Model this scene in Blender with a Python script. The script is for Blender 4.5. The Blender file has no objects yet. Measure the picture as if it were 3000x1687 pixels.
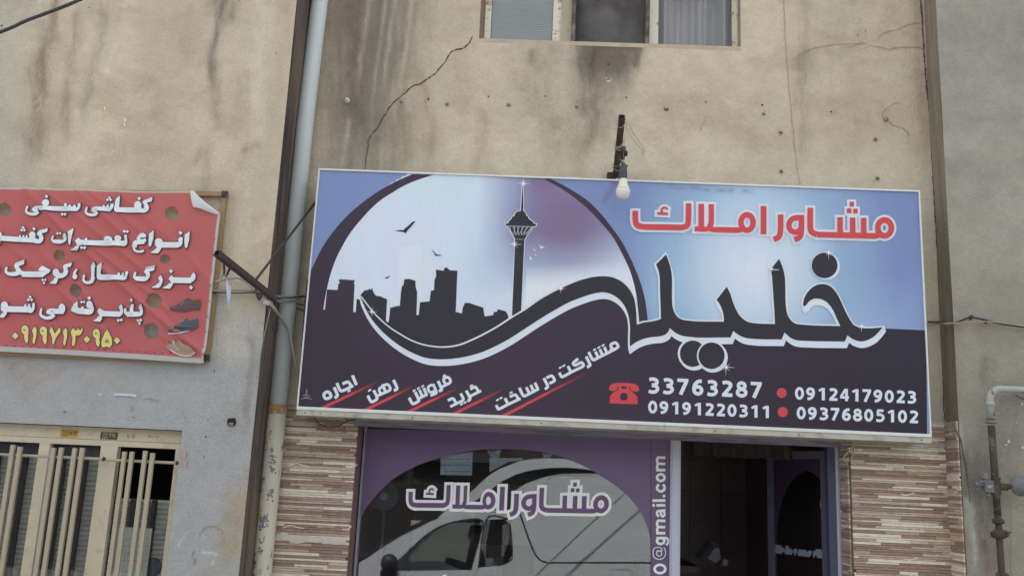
import bpy, math, random
import numpy as np
from mathutils import Vector, Matrix
from mathutils.geometry import tessellate_polygon, delaunay_2d_cdt

# ------------------------------------------------------------------ camera
SC = bpy.context.scene
W, H, F = 3000., 1687., 2700.            # photograph size and focal length in its pixels
PITCH, ROLL, YAW = math.radians(11.86), math.radians(2.62), math.radians(-1.6)
CAM = Vector((0, -6.3, 1.6))
def basis():
    cp, sp, cr, sr, cy, sy = math.cos(PITCH), math.sin(PITCH), math.cos(ROLL), math.sin(ROLL), math.cos(YAW), math.sin(YAW)
    f = Vector((sy*cp, cy*cp, sp)); r0 = Vector((cy, -sy, 0)); u0 = r0.cross(f)
    return f, r0*cr+u0*sr, -r0*sr+u0*cr
FW, RI, UP = basis()
cd = bpy.data.cameras.new('camera'); cd.sensor_width = 36; cd.lens = F/W*36; cd.clip_end = 400; cd.clip_start = .05
co = bpy.data.objects.new('camera', cd); SC.collection.objects.link(co)
co.matrix_world = Matrix(((RI.x, UP.x, -FW.x, CAM.x), (RI.y, UP.y, -FW.y, CAM.y), (RI.z, UP.z, -FW.z, CAM.z), (0, 0, 0, 1)))
SC.camera = co
# ------------------------------------------------------------------ light
SUN_EL, SUN_ROT = math.radians(58), math.radians(-12)     # the sun stands behind the buildings, high over the street
w = bpy.data.worlds.new('World'); SC.world = w; w.use_nodes = True
nt = w.node_tree; bg = nt.nodes['Background']
sky = nt.nodes.new('ShaderNodeTexSky'); sky.sky_type = 'NISHITA'; sky.sun_disc = False
sky.sun_elevation = SUN_EL; sky.sun_rotation = SUN_ROT; sky.air_density = 1.2; sky.dust_density = 3.5; sky.ozone_density = 1.0
hz = nt.nodes.new('ShaderNodeHueSaturation'); hz.inputs['Saturation'].default_value = .2      # hazy, whitish city sky
nt.links.new(sky.outputs[0], hz.inputs['Color']); nt.links.new(hz.outputs[0], bg.inputs[0]); bg.inputs[1].default_value = 0.15
ld = bpy.data.lights.new('sun', 'SUN'); ld.energy = 3.2; ld.angle = math.radians(.5); ld.color = (1, .94, .85)
lo = bpy.data.objects.new('sun', ld); SC.collection.objects.link(lo)
sd = Vector((math.sin(SUN_ROT)*math.cos(SUN_EL), math.cos(SUN_ROT)*math.cos(SUN_EL), math.sin(SUN_EL)))
lo.rotation_euler = sd.to_track_quat('Z', 'Y').to_euler(); lo.location = (0, 3, 12)
SC.view_settings.view_transform = 'Standard'; SC.view_settings.look = 'None'; SC.view_settings.gamma = 1
SC.view_settings.use_curve_mapping = False
SC.view_settings.exposure = 1.38
SC.cycles.max_bounces = 8
# ------------------------------------------------------------------ pixel <-> place
def P(u, v, y):
    d = FW + RI*((u-W/2)/F) + UP*((H/2-v)/F)
    return CAM + d*((y-CAM.y)/d.y)
def Pz(u, v, z):
    d = FW + RI*((u-W/2)/F) + UP*((H/2-v)/F)
    return CAM + d*((z-CAM.z)/d.z)
def pix(co):
    d = co - np.array(CAM)[None]
    a = d@np.array(FW); return np.stack([W/2+F*(d@np.array(RI))/a, H/2-F*(d@np.array(UP))/a], 1)
def X(u, v, y): return P(u, v, y).x
def Z(u, v, y): return P(u, v, y).z
GY = .2                                  # plane of the shop glass
def R(u, v, y):                          # where a thing stands whose mirror image in the shop glass shows at u, v
    p = P(u, v, 2*GY-y); return Vector((p.x, y, p.z))
random.seed(4); rng = np.random.default_rng(4)
# ------------------------------------------------------------------ materials
def alb(r, g, b, k=1.3):
    f = lambda c: ((c/255+.055)/1.055)**2.4 if c > 10 else c/255/12.92
    return (min(f(r)*k, .95), min(f(g)*k, .95), min(f(b)*k, .95))
MATS = {}
def mat(name, col, rough=.6, var=.12, scale=8, bump=0., bscale=60, metal=0., attr=None, stretch=(1, 1, 1), col2=None, mix=None, spec=.5, grain=.0):
    if name in MATS: return MATS[name]
    m = bpy.data.materials.new(name); m.use_nodes = True; MATS[name] = m
    n = m.node_tree.nodes; l = m.node_tree.links; b = n['Principled BSDF']
    b.inputs['Roughness'].default_value = rough; b.inputs['Metallic'].default_value = metal
    b.inputs['Specular IOR Level'].default_value = spec
    g = n.new('ShaderNodeNewGeometry'); mp = n.new('ShaderNodeMapping'); l.new(g.outputs['Position'], mp.inputs[0]); mp.inputs['Scale'].default_value = stretch
    nz = n.new('ShaderNodeTexNoise'); nz.inputs['Scale'].default_value = scale; nz.inputs['Detail'].default_value = 8; nz.inputs['Roughness'].default_value = .65
    l.new(mp.outputs[0], nz.inputs['Vector'])
    if attr:
        base = n.new('ShaderNodeAttribute'); base.attribute_name = attr; bo = base.outputs['Color']
    else:
        base = n.new('ShaderNodeRGB'); base.outputs[0].default_value = (*col, 1); bo = base.outputs[0]
    if col2:
        cr = n.new('ShaderNodeValToRGB'); cr.color_ramp.elements[0].position = mix[0]; cr.color_ramp.elements[1].position = mix[1]
        nz2 = n.new('ShaderNodeTexNoise'); nz2.inputs['Scale'].default_value = mix[2]; nz2.inputs['Detail'].default_value = 6; l.new(mp.outputs[0], nz2.inputs['Vector'])
        l.new(nz2.outputs[0], cr.inputs[0])
        mc = n.new('ShaderNodeMix'); mc.data_type = 'RGBA'; l.new(cr.outputs[0], mc.inputs['Factor']); l.new(bo, mc.inputs['A']); mc.inputs['B'].default_value = (*col2, 1); bo = mc.outputs['Result']
    mr = n.new('ShaderNodeMapRange'); mr.inputs[1].default_value = .25; mr.inputs[2].default_value = .75; mr.inputs[3].default_value = 1-var; mr.inputs[4].default_value = 1+var
    l.new(nz.outputs[0], mr.inputs[0]); vo = mr.outputs[0]
    if grain:
        ng = n.new('ShaderNodeTexNoise'); ng.inputs['Scale'].default_value = 120; ng.inputs['Detail'].default_value = 3; l.new(g.outputs['Position'], ng.inputs['Vector'])
        mg = n.new('ShaderNodeMapRange'); mg.inputs[1].default_value = .3; mg.inputs[2].default_value = .7; mg.inputs[3].default_value = 1-grain; mg.inputs[4].default_value = 1+grain
        l.new(ng.outputs[0], mg.inputs[0]); mm = n.new('ShaderNodeMath'); mm.operation = 'MULTIPLY'; l.new(vo, mm.inputs[0]); l.new(mg.outputs[0], mm.inputs[1]); vo = mm.outputs[0]
    vm = n.new('ShaderNodeVectorMath'); vm.operation = 'SCALE'; l.new(bo, vm.inputs[0]); l.new(vo, vm.inputs['Scale'])
    l.new(vm.outputs[0], b.inputs['Base Color'])
    if bump:
        nb = n.new('ShaderNodeTexNoise'); nb.inputs['Scale'].default_value = bscale; nb.inputs['Detail'].default_value = 5
        l.new(mp.outputs[0], nb.inputs['Vector']); bp = n.new('ShaderNodeBump'); bp.inputs['Strength'].default_value = bump; bp.inputs['Distance'].default_value = .01
        l.new(nb.outputs[0], bp.inputs['Height']); l.new(bp.outputs[0], b.inputs['Normal'])
    return m
def fade_mat(name, col):
    m = bpy.data.materials.new(name); m.use_nodes = True; n = m.node_tree.nodes; l = m.node_tree.links
    b = n['Principled BSDF']; b.inputs['Base Color'].default_value = (*col, 1); b.inputs['Roughness'].default_value = .5
    a = n.new('ShaderNodeAttribute'); a.attribute_name = 'fade'; l.new(a.outputs['Fac'], b.inputs['Alpha']); return m
def glass_mat(name, tint, refl, rough=.01):
    m = bpy.data.materials.new(name); m.use_nodes = True; n = m.node_tree.nodes; l = m.node_tree.links
    n.remove(n['Principled BSDF']); t = n.new('ShaderNodeBsdfTransparent'); t.inputs[0].default_value = (*tint, 1)
    g = n.new('ShaderNodeBsdfGlossy'); g.inputs['Roughness'].default_value = rough; g.inputs[0].default_value = (.95, .97, 1, 1)
    fr = n.new('ShaderNodeLayerWeight'); fr.inputs[0].default_value = .2
    ad = n.new('ShaderNodeMath'); ad.operation = 'ADD'; ad.inputs[1].default_value = refl; ad.use_clamp = True; l.new(fr.outputs['Fresnel'], ad.inputs[0])
    mx = n.new('ShaderNodeMixShader'); l.new(ad.outputs[0], mx.inputs[0]); l.new(t.outputs[0], mx.inputs[1]); l.new(g.outputs[0], mx.inputs[2])
    l.new(mx.outputs[0], n['Material Output'].inputs[0]); return m
M_white_print = mat('white_print', alb(196, 204, 214), .45, .03, 3, spec=.4)
M_red_print = mat('red_print', alb(184, 62, 68), .45, .05, 3, spec=.4)
M_black_print = mat('black_print', alb(42, 42, 48), .45, .04, 3, spec=.3)
M_purple_print = mat('purple_print', alb(92, 68, 104), .4, .05, 3, spec=.4)
M_galv = mat('painted_steel', alb(182, 190, 192), .5, .06, 6, col2=alb(162, 168, 168), mix=(.45, .7, 3), stretch=(1, 1, .3), bump=.05)
M_cream = mat('cream_paint', alb(194, 184, 162), .5, .06, 9, col2=alb(166, 154, 130), mix=(.55, .8, 14), bump=.05)
M_rust = mat('rusty_steel', alb(58, 46, 46), .75, .25, 30, bump=.3, bscale=90, col2=alb(80, 60, 50), mix=(.5, .7, 40))
M_alu = mat('grey_violet_aluminium', alb(132, 132, 150), .45, .08, 10, col2=alb(104, 104, 120), mix=(.5, .75, 9))
M_alu_light = mat('pale_aluminium', alb(166, 168, 182), .45, .06, 12)
M_trim = mat('white_trim', alb(196, 200, 198), .5, .05, 14)
M_trim_low = mat('dusty_trim', alb(166, 164, 152), .6, .1, 12, col2=alb(128, 124, 112), mix=(.5, .75, 10))
M_wood = mat('batten_wood', alb(138, 116, 86), .8, .2, 12, stretch=(1, 1, 4), bump=.2)
M_cable = mat('black_cable', alb(48, 48, 54), .6, .1)
M_wire = mat('grey_wire', alb(130, 126, 120), .6, .15, 20)
M_dark = mat('dark_gap', (.012, .011, .012), .9, .2)
M_crack = mat('crack_dark', alb(70, 58, 50), .9, .2, 20)
M_bulb = mat('white_plastic', alb(206, 200, 178), .35, .02)
M_glass = glass_mat('shop_glass', (.78, .8, .82), .07)
M_glass2 = glass_mat('window_glass', (.86, .88, .9), .04)
M_doorglass = glass_mat('door_glass', (.75, .76, .8), .02)
M_beige_wire = mat('beige_wire', alb(150, 138, 116), .6, .1)
# ------------------------------------------------------------------ mesh helpers
COL = SC.collection
class B:                                                    # collects geometry for ONE mesh object
    def __init__(s): s.v = []; s.f = []; s.fade = {}; s.mi = []; s.m = 0
    def add(s, vs, fs):
        o = len(s.v); s.v += [tuple(v) for v in vs]; s.f += [tuple(i+o for i in f) for f in fs]; s.mi += [s.m]*len(fs)
        return o
    def box(s, x0, x1, y0, y1, z0, z1, bev=0):
        if x0 > x1: x0, x1 = x1, x0
        if y0 > y1: y0, y1 = y1, y0
        if z0 > z1: z0, z1 = z1, z0
        s.add([(x, y, z) for x in (x0, x1) for y in (y0, y1) for z in (z0, z1)],
              [(0, 1, 3, 2), (4, 6, 7, 5), (0, 4, 5, 1), (2, 3, 7, 6), (0, 2, 6, 4), (1, 5, 7, 3)]); return s
    def tube(s, pts, r, n=10, cap=True):
        pts = [Vector(p) for p in pts]; N = len(pts); rs = r if isinstance(r, (list, tuple)) else [r]*N
        ref = Vector((.3, .8, .5)).normalized(); vs = []; fs = []; prev = None
        for i, p in enumerate(pts):
            t = (pts[min(i+1, N-1)]-pts[max(i-1, 0)]).normalized()
            a = (prev - t*prev.dot(t)) if prev else t.cross(ref)
            a = (a if a.length > 1e-6 else t.orthogonal()).normalized()
            b = t.cross(a); prev = a
            for k in range(n):
                q = 2*math.pi*k/n; vs.append(p+(a*math.cos(q)+b*math.sin(q))*rs[i])
        for i in range(N-1):
            for k in range(n): fs.append((i*n+k, i*n+(k+1) % n, (i+1)*n+(k+1) % n, (i+1)*n+k))
        if cap: fs += [tuple(range(n-1, -1, -1)), tuple((N-1)*n+k for k in range(n))]
        s.add(vs, fs); return s
    def beam(s, a, b, w, h=None, up=(0, 0, 1)):              # square bar from a to b
        a, b = Vector(a), Vector(b); h = h or w; t = (b-a).normalized(); u = Vector(up); sx = t.cross(u).normalized(); u = sx.cross(t)
        vs = [p+sx*i*w/2+u*j*h/2 for p in (a, b) for i, j in ((-1, -1), (1, -1), (1, 1), (-1, 1))]
        s.add(vs, [(3, 2, 1, 0), (4, 5, 6, 7), (0, 1, 5, 4), (1, 2, 6, 5), (2, 3, 7, 6), (3, 0, 4, 7)]); return s
    def lathe(s, prof, at, axis=(0, 0, 1), n=20):            # prof: (radius, distance along axis)
        ax = Vector(axis).normalized(); a = ax.orthogonal().normalized(); b = ax.cross(a); at = Vector(at); vs = []; fs = []
        for r, h in prof:
            for k in range(n):
                q = 2*math.pi*k/n; vs.append(at+ax*h+(a*math.cos(q)+b*math.sin(q))*max(r, 1e-4))
        for i in range(len(prof)-1):
            for k in range(n): fs.append((i*n+k, i*n+(k+1) % n, (i+1)*n+(k+1) % n, (i+1)*n+k))
        fs += [tuple(range(n-1, -1, -1)), tuple((len(prof)-1)*n+k for k in range(n))]
        s.add(vs, fs); return s
    def prism(s, pts, y0, y1, holes=()):                     # outline of (x, z), extruded along y, may have holes
        loops = [[Vector((p[0], 0, p[1])) for p in L] for L in (pts, *holes)]
        flat = [p for L in loops for p in L]; n = len(flat)
        if holes:
            ed = []; o_ = 0
            for L in loops: ed += [(o_+i, o_+(i+1) % len(L)) for i in range(len(L))]; o_ += len(L)
            vo, _e, fo, ov, *_ = delaunay_2d_cdt([Vector((p.x, p.z)) for p in flat], ed, [], 2, 1e-6); mp = [q[0] for q in ov]
            def pin(x, z, L): return sum(((a.z > z) != (b.z > z)) and x < (b.x-a.x)*(z-a.z)/(b.z-a.z)+a.x for a, b in zip(L, L[1:]+L[:1])) % 2
            tr = [t for t in (tuple(mp[i] for i in f) for f in fo) if not any(pin(sum(flat[i].x for i in t)/3, sum(flat[i].z for i in t)/3, L) for L in loops[1:])]
        else: tr = tessellate_polygon(loops)
        vs = [(p.x, y0, p.z) for p in flat]+[(p.x, y1, p.z) for p in flat]
        fs = [tuple(t) for t in tr]+[(t[2]+n, t[1]+n, t[0]+n) for t in tr]; o = 0
        for L in loops:
            k = len(L); fs += [(o+i, o+(i+1) % k, o+(i+1) % k+n, o+i+n) for i in range(k)]; o += k
        s.add(vs, fs); return s
    def make(s, name, m, parent=None, smooth=False, **tags):
        me = bpy.data.meshes.new(name); me.from_pydata(s.v, [], s.f)
        for q in (m if isinstance(m, (list, tuple)) else [m]): me.materials.append(q)
        if any(s.mi): me.polygons.foreach_set('material_index', s.mi)
        if smooth: me.polygons.foreach_set('use_smooth', [True]*len(me.polygons))
        if s.fade:
            a = me.attributes.new('fade', 'FLOAT', 'POINT'); a.data.foreach_set('value', [s.fade.get(i, 1.) for i in range(len(s.v))])
        me.update(); return link(name, me, parent, **tags)
def link(name, me, parent=None, **tags):
    o = bpy.data.objects.new(name, me); COL.objects.link(o)
    if parent: o.parent = parent; o.matrix_parent_inverse = parent.matrix_world.inverted() if False else Matrix.Translation(-parent_loc(parent))
    for k, v in tags.items(): o[k] = v
    return o
LOC = {}
def parent_loc(p):
    return Vector((0, 0, 0)) if p.parent else p.location.copy()
def thing(name, loc, label, category, group=None):
    o = bpy.data.objects.new(name, None); o.empty_display_size = .1; o.location = loc; COL.objects.link(o); o['label'] = label; o['category'] = category
    if group: o['group'] = group
    return o
def smooth_pts(p, closed=False, k=5):
    if len(p) < 3: return list(p)
    out = []; n = len(p)
    for i in range(n if closed else n-1):
        g = lambda j: p[j % n] if closed else p[min(max(j, 0), n-1)]
        a, b, c, d = g(i-1), g(i), g(i+1), g(i+2)
        for s in range(k):
            t = s/k
            out.append(tuple(.5*((2*b[q])+(-a[q]+c[q])*t+(2*a[q]-5*b[q]+4*c[q]-d[q])*t*t+(-a[q]+3*b[q]-3*c[q]+d[q])*t**3) for q in range(len(b))))
    if not closed: out.append(tuple(p[-1]))
    return out
class Art(B):                                               # flat print laid on the plane y, drawn in the photograph's pixels
    def __init__(s, y, z0=0., step=4e-5, fn=None, proj=P):
        super().__init__(); s.y = y; s.d = z0; s.step = step; s.fn = fn; s.proj = proj; s.fr = (0, 0, 1); s.grow = 0; s.sub = 0
    def frame(s, x, y, k): s.fr = (x, y, k); s.cuts = getattr(s, 'cuts', [])+[(len(s.v), len(s.f))]; return s
    def make_words(s, name, m, parent):                      # one mesh per word (each frame() call starts one)
        c = [q for q in s.cuts if q[1] < len(s.f)]+[(len(s.v), len(s.f))]
        for (v0, f0), (v1, f1) in zip(c[:-1], c[1:]):
            b = B(); b.v = s.v[v0:v1]; b.f = [tuple(i-v0 for i in f) for f in s.f[f0:f1]]; b.mi = [0]*len(b.f); b.make(name, m, parent)
    def q(s, p, dd=0):
        u = s.fr[0]+p[0]/s.fr[2]; v = s.fr[1]+p[1]/s.fr[2]; w_ = s.proj(u, v, s.y); w_ = Vector(w_)
        w_.y -= s.d+dd+(s.fn(w_.x, w_.z) if s.fn else 0); return w_
    def nxt(s): s.d += s.step
    def S(s, pts, w, closed=False, curve=True, cap=None, fade=None):   # stroke
        p = smooth_pts(pts, closed) if curve and len(pts) > 2 else list(pts)
        g = s.grow*s.fr[2]; n = len(p); ws = w if isinstance(w, (list, tuple)) else [w]*2
        if not closed and g:
            def ext(a, b): L = math.hypot(a[0]-b[0], a[1]-b[1]) or 1; return (a[0]+(a[0]-b[0])/L*g, a[1]+(a[1]-b[1])/L*g)
            p = [ext(p[0], p[1])]+p[1:-1]+[ext(p[-1], p[-2])]
        if s.sub and n == 2:
            k = max(1, int(math.hypot(p[1][0]-p[0][0], p[1][1]-p[0][1])/s.fr[2]/s.sub)); p = [(p[0][0]+(p[1][0]-p[0][0])*i/k, p[0][1]+(p[1][1]-p[0][1])*i/k) for i in range(k+1)]; n = len(p)
        vs = []
        for i in range(n):
            a = p[(i-1) % n] if (closed or i) else p[0]; b = p[(i+1) % n] if (closed or i < n-1) else p[-1]; c = p[i]
            d1 = Vector((c[0]-a[0], c[1]-a[1])); d2 = Vector((b[0]-c[0], b[1]-c[1]))
            if d1.length < 1e-6: d1 = d2
            if d2.length < 1e-6: d2 = d1
            d1.normalize(); d2.normalize(); t = d1+d2
            if t.length < 1e-3: t = d1.copy()
            t.normalize(); nn = Vector((-t.y, t.x)); cs = max(.5, nn.dot(Vector((-d1.y, d1.x))))
            wd = ws[0]+(ws[-1]-ws[0])*i/max(n-1, 1); r = (wd/2+g)/cs
            inc = i*min(4e-6, 3e-4/n); vs += [s.q((c[0]+nn.x*r, c[1]+nn.y*r), inc), s.q((c[0]-nn.x*r, c[1]-nn.y*r), inc)]
        m = n if closed else n-1
        o = s.add(vs, [(2*i, 2*((i+1) % n), 2*((i+1) % n)+1, 2*i+1) for i in range(m)])
        if fade:
            for i in range(n):
                t = i/(n-1); f_ = 1 if t < fade else max(0, 1-(t-fade)/(1-fade)); s.fade[o+2*i] = s.fade[o+2*i+1] = f_
        s.nxt(); return s
    def F(s, pts, holes=(), curve=False, shift=(0, 0)):      # filled outline
        p = smooth_pts(pts, True, 4) if curve else list(pts)
        p = [(a+shift[0], b+shift[1]) for a, b in p]
        hl = [list(h) for h in holes]
        lp = [[Vector((a, b, 0)) for a, b in L] for L in (p, *hl)]
        tr = tessellate_polygon(lp); fl = [a for L in (p, *hl) for a in L]
        s.add([s.q(a) for a in fl], [tuple(t) for t in tr]); s.nxt()
        if s.grow and not holes:
            g = s.grow; s.grow = 0; s.S(p, 2*g*s.fr[2], closed=True, curve=False); s.grow = g
        return s
    def E(s, x, y, rx, ry=None, hole=0, n=24):
        ry = ry or rx; g = s.grow*s.fr[2]; c = [(x+(rx+g)*math.cos(2*math.pi*i/n), y+(ry+g)*math.sin(2*math.pi*i/n)) for i in range(n)]
        gr = s.grow; s.grow = 0; s.F(c); s.grow = gr; return s
    def D(s, x, y, r):                                       # diamond dot
        g = s.grow*s.fr[2]*1.3; r += g; gr = s.grow; s.grow = 0; s.F([(x, y-r), (x+r*.95, y), (x, y+r), (x-r*.95, y)]); s.grow = gr; return s
    def Q(s, x, y, w, h, sl=0):                              # upright block
        g = s.grow*s.fr[2]; w += 2*g; h += 2*g; gr = s.grow; s.grow = 0
        s.F([(x-w/2, y-h/2-sl), (x+w/2, y-h/2+sl), (x+w/2, y+h/2+sl), (x-w/2, y+h/2-sl)]); s.grow = gr; return s
def two_layer(name, draw, y, m_out, m_in, grow, parent, z0=.0, fn=None, part='lettering', gap=.001, sub=0, **kw):
    if m_out:
        a = Art(y, z0, fn=fn); a.grow = grow; a.sub = sub; draw(a); a.make_words(part+'_outline', m_out, parent); z0 = a.d+gap
    a = Art(y, z0, fn=fn); a.sub = sub; draw(a); a.make_words(part, m_in, parent); return a.d
# smooth random fields for weathering
GR = [rng.random((64, 64)) for _ in range(12)]
def vn(x, y, k=0):
    g = GR[k % 12]; xi = np.floor(x).astype(int); yi = np.floor(y).astype(int); fx = x-xi; fy = y-yi
    fx = fx*fx*(3-2*fx); fy = fy*fy*(3-2*fy); a = g[xi % 64, yi % 64]; b = g[(xi+1) % 64, yi % 64]; c = g[xi % 64, (yi+1) % 64]; d = g[(xi+1) % 64, (yi+1) % 64]
    return (a*(1-fx)+b*fx)*(1-fy)+(c*(1-fx)+d*fx)*fy
def fbm(x, y, k=0, o=4):
    t = 0; a = .5
    for i in range(o): t = t+a*vn(x*2**i, y*2**i, k+i); a *= .5
    return t/(1-.5**o)
def seg_dist(U, V, pts):
    d = np.full(U.shape, 1e9); 
    for (a, b), (c, e) in zip(pts[:-1], pts[1:]):
        dx, dy = c-a, e-b; t = np.clip(((U-a)*dx+(V-b)*dy)/(dx*dx+dy*dy), 0, 1); d = np.minimum(d, np.hypot(U-a-t*dx, V-b-t*dy))
    return d
def wall_grid(name, y, x0, x1, z0, z1, c, paint, m, parent, skip=(), wob=.0, **tags):
    nx = int(math.ceil((x1-x0)/c)); nz = int(math.ceil((z1-z0)/c)); xs = np.linspace(x0, x1, nx+1); zs = np.linspace(z0, z1, nz+1)
    for (a, b, p, q) in skip:                                # snap grid lines to the opening's edges
        for e in (a, b):
            if x0 < e < x1: xs[np.argmin(abs(xs-e))] = e
        for e in (p, q):
            if z0 < e < z1: zs[np.argmin(abs(zs-e))] = e
    XX, ZZ = np.meshgrid(xs, zs); n = XX.size
    YY = np.full(n, y)+wob*(fbm(XX.ravel()*1.3+5, ZZ.ravel()*1.1+3, 2)-.5)
    if wob:
        for (a, b, p, q) in skip:
            k = (XX.ravel() > a-.03) & (XX.ravel() < b+.03) & (ZZ.ravel() > p-.03) & (ZZ.ravel() < q+.03); YY[k] = y
    co_ = np.stack([XX.ravel(), YY, ZZ.ravel()], 1)
    i = np.arange(nx)[None]+np.arange(nz)[:, None]*(nx+1); cx = (xs[:-1]+xs[1:])/2; cz = (zs[:-1]+zs[1:])/2
    keep = np.ones((nz, nx), bool)
    for (a, b, p, q) in skip: keep &= ~((cx[None] > a) & (cx[None] < b) & (cz[:, None] > p) & (cz[:, None] < q))
    i = i[keep]; f = np.stack([i, i+1, i+nx+2, i+nx+1], 1)
    me = bpy.data.meshes.new(name); me.vertices.add(n); me.vertices.foreach_set('co', co_.astype(np.float32).ravel())
    me.loops.add(f.size); me.loops.foreach_set('vertex_index', f.astype(np.int32).ravel())
    me.polygons.add(len(f)); me.polygons.foreach_set('loop_start', np.arange(0, f.size, 4, dtype=np.int32)); me.polygons.foreach_set('loop_total', np.full(len(f), 4, np.int32))
    me.update(calc_edges=True); me.materials.append(m)
    uv = pix(co_); colr = paint(uv[:, 0], uv[:, 1], co_[:, 0], co_[:, 2]); a = me.color_attributes.new('paint', 'FLOAT_COLOR', 'POINT')
    a.data.foreach_set('color', np.concatenate([colr, np.ones((n, 1))], 1).astype(np.float32).ravel())
    if wob: me.polygons.foreach_set('use_smooth', [True]*len(me.polygons))
    return link(name, me, parent, **tags)
def A3(r, g, b, k=1.3): return np.array(alb(r, g, b, k))
def lerp(c, t, d): return c*(1-t[:, None])+np.asarray(d)[None]*t[:, None]
def streaks(c, U, V, lst):
    for pts, wd, amp, tint in lst:
        n1 = vn(U/9, V/70, 3)*.6+vn(U/28, V/55, 5)*.4; jit = (vn(U*0+3, V/45, 1)-.5)*wd*.8+(vn(U/30, V/22, 7)-.5)*wd*.8
        d = seg_dist(U+jit, V, pts); fib = .55+.9*vn((U+jit)/4.5, V/75, 9); v0, v1 = min(p[1] for p in pts), max(p[1] for p in pts); end = np.clip((v1+wd*.6-V)/(.35*(v1-v0)+wd), 0, 1) if v1-v0 > 60 else 1
        t = np.clip(np.exp(-np.abs(d/wd/1.25)**1.6)*(.4+1.1*n1)*fib*end, 0, 1)*amp*1.02; c = lerp(c, np.clip(t, 0, 1), tint)
    return c
# ------------------------------------------------------------------ setting: ground, road, far side of the street
G0 = -.7                                  # street level; the shop floor stands above it
def street():
    b = B(); b.box(-60, 60, -60, 12, G0-.3, G0)
    b.make('road', mat('asphalt', (.16, .155, .15), .9, .15, 3, bump=.3, bscale=40), kind='structure')
    b = B(); b.box(-30, 30, -2.4, -.0, G0+.004, G0+.13)
    b.make('pavement', mat('pavement_slabs', (.3, .29, .27), .85, .15, 2, bump=.2), kind='structure')
street()
def plinths():
    m = mat('plinth_stone', alb(120, 116, 110), .8, .12, 4, bump=.3)
    for x0, x1, y0, lab in ((-5.2, -1.765, -.455, 'grey stone plinth under the left building'), (-1.76, 2.77, -.004, 'grey stone plinth under the middle building'), (2.78, 6.5, -.205, 'grey stone plinth under the right building')):
        b = B(); b.box(x0, x1, y0, 4.2, G0, .0); o = b.make('plinth', m); o['label'] = lab; o['category'] = 'plinth'; o['group'] = 'plinths along the pavement'
    t = thing('entrance_steps', (1.5, -.4, G0+.13), 'concrete steps up to the shop doorway', 'steps')
    for k in range(3): b = B(); b.box(.95, 2.15, -.95+k*.3, -.006, G0+.131+k*.19, G0+.13+(k+1)*.19-.001); b.make('step', m, t)
plinths()
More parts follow.
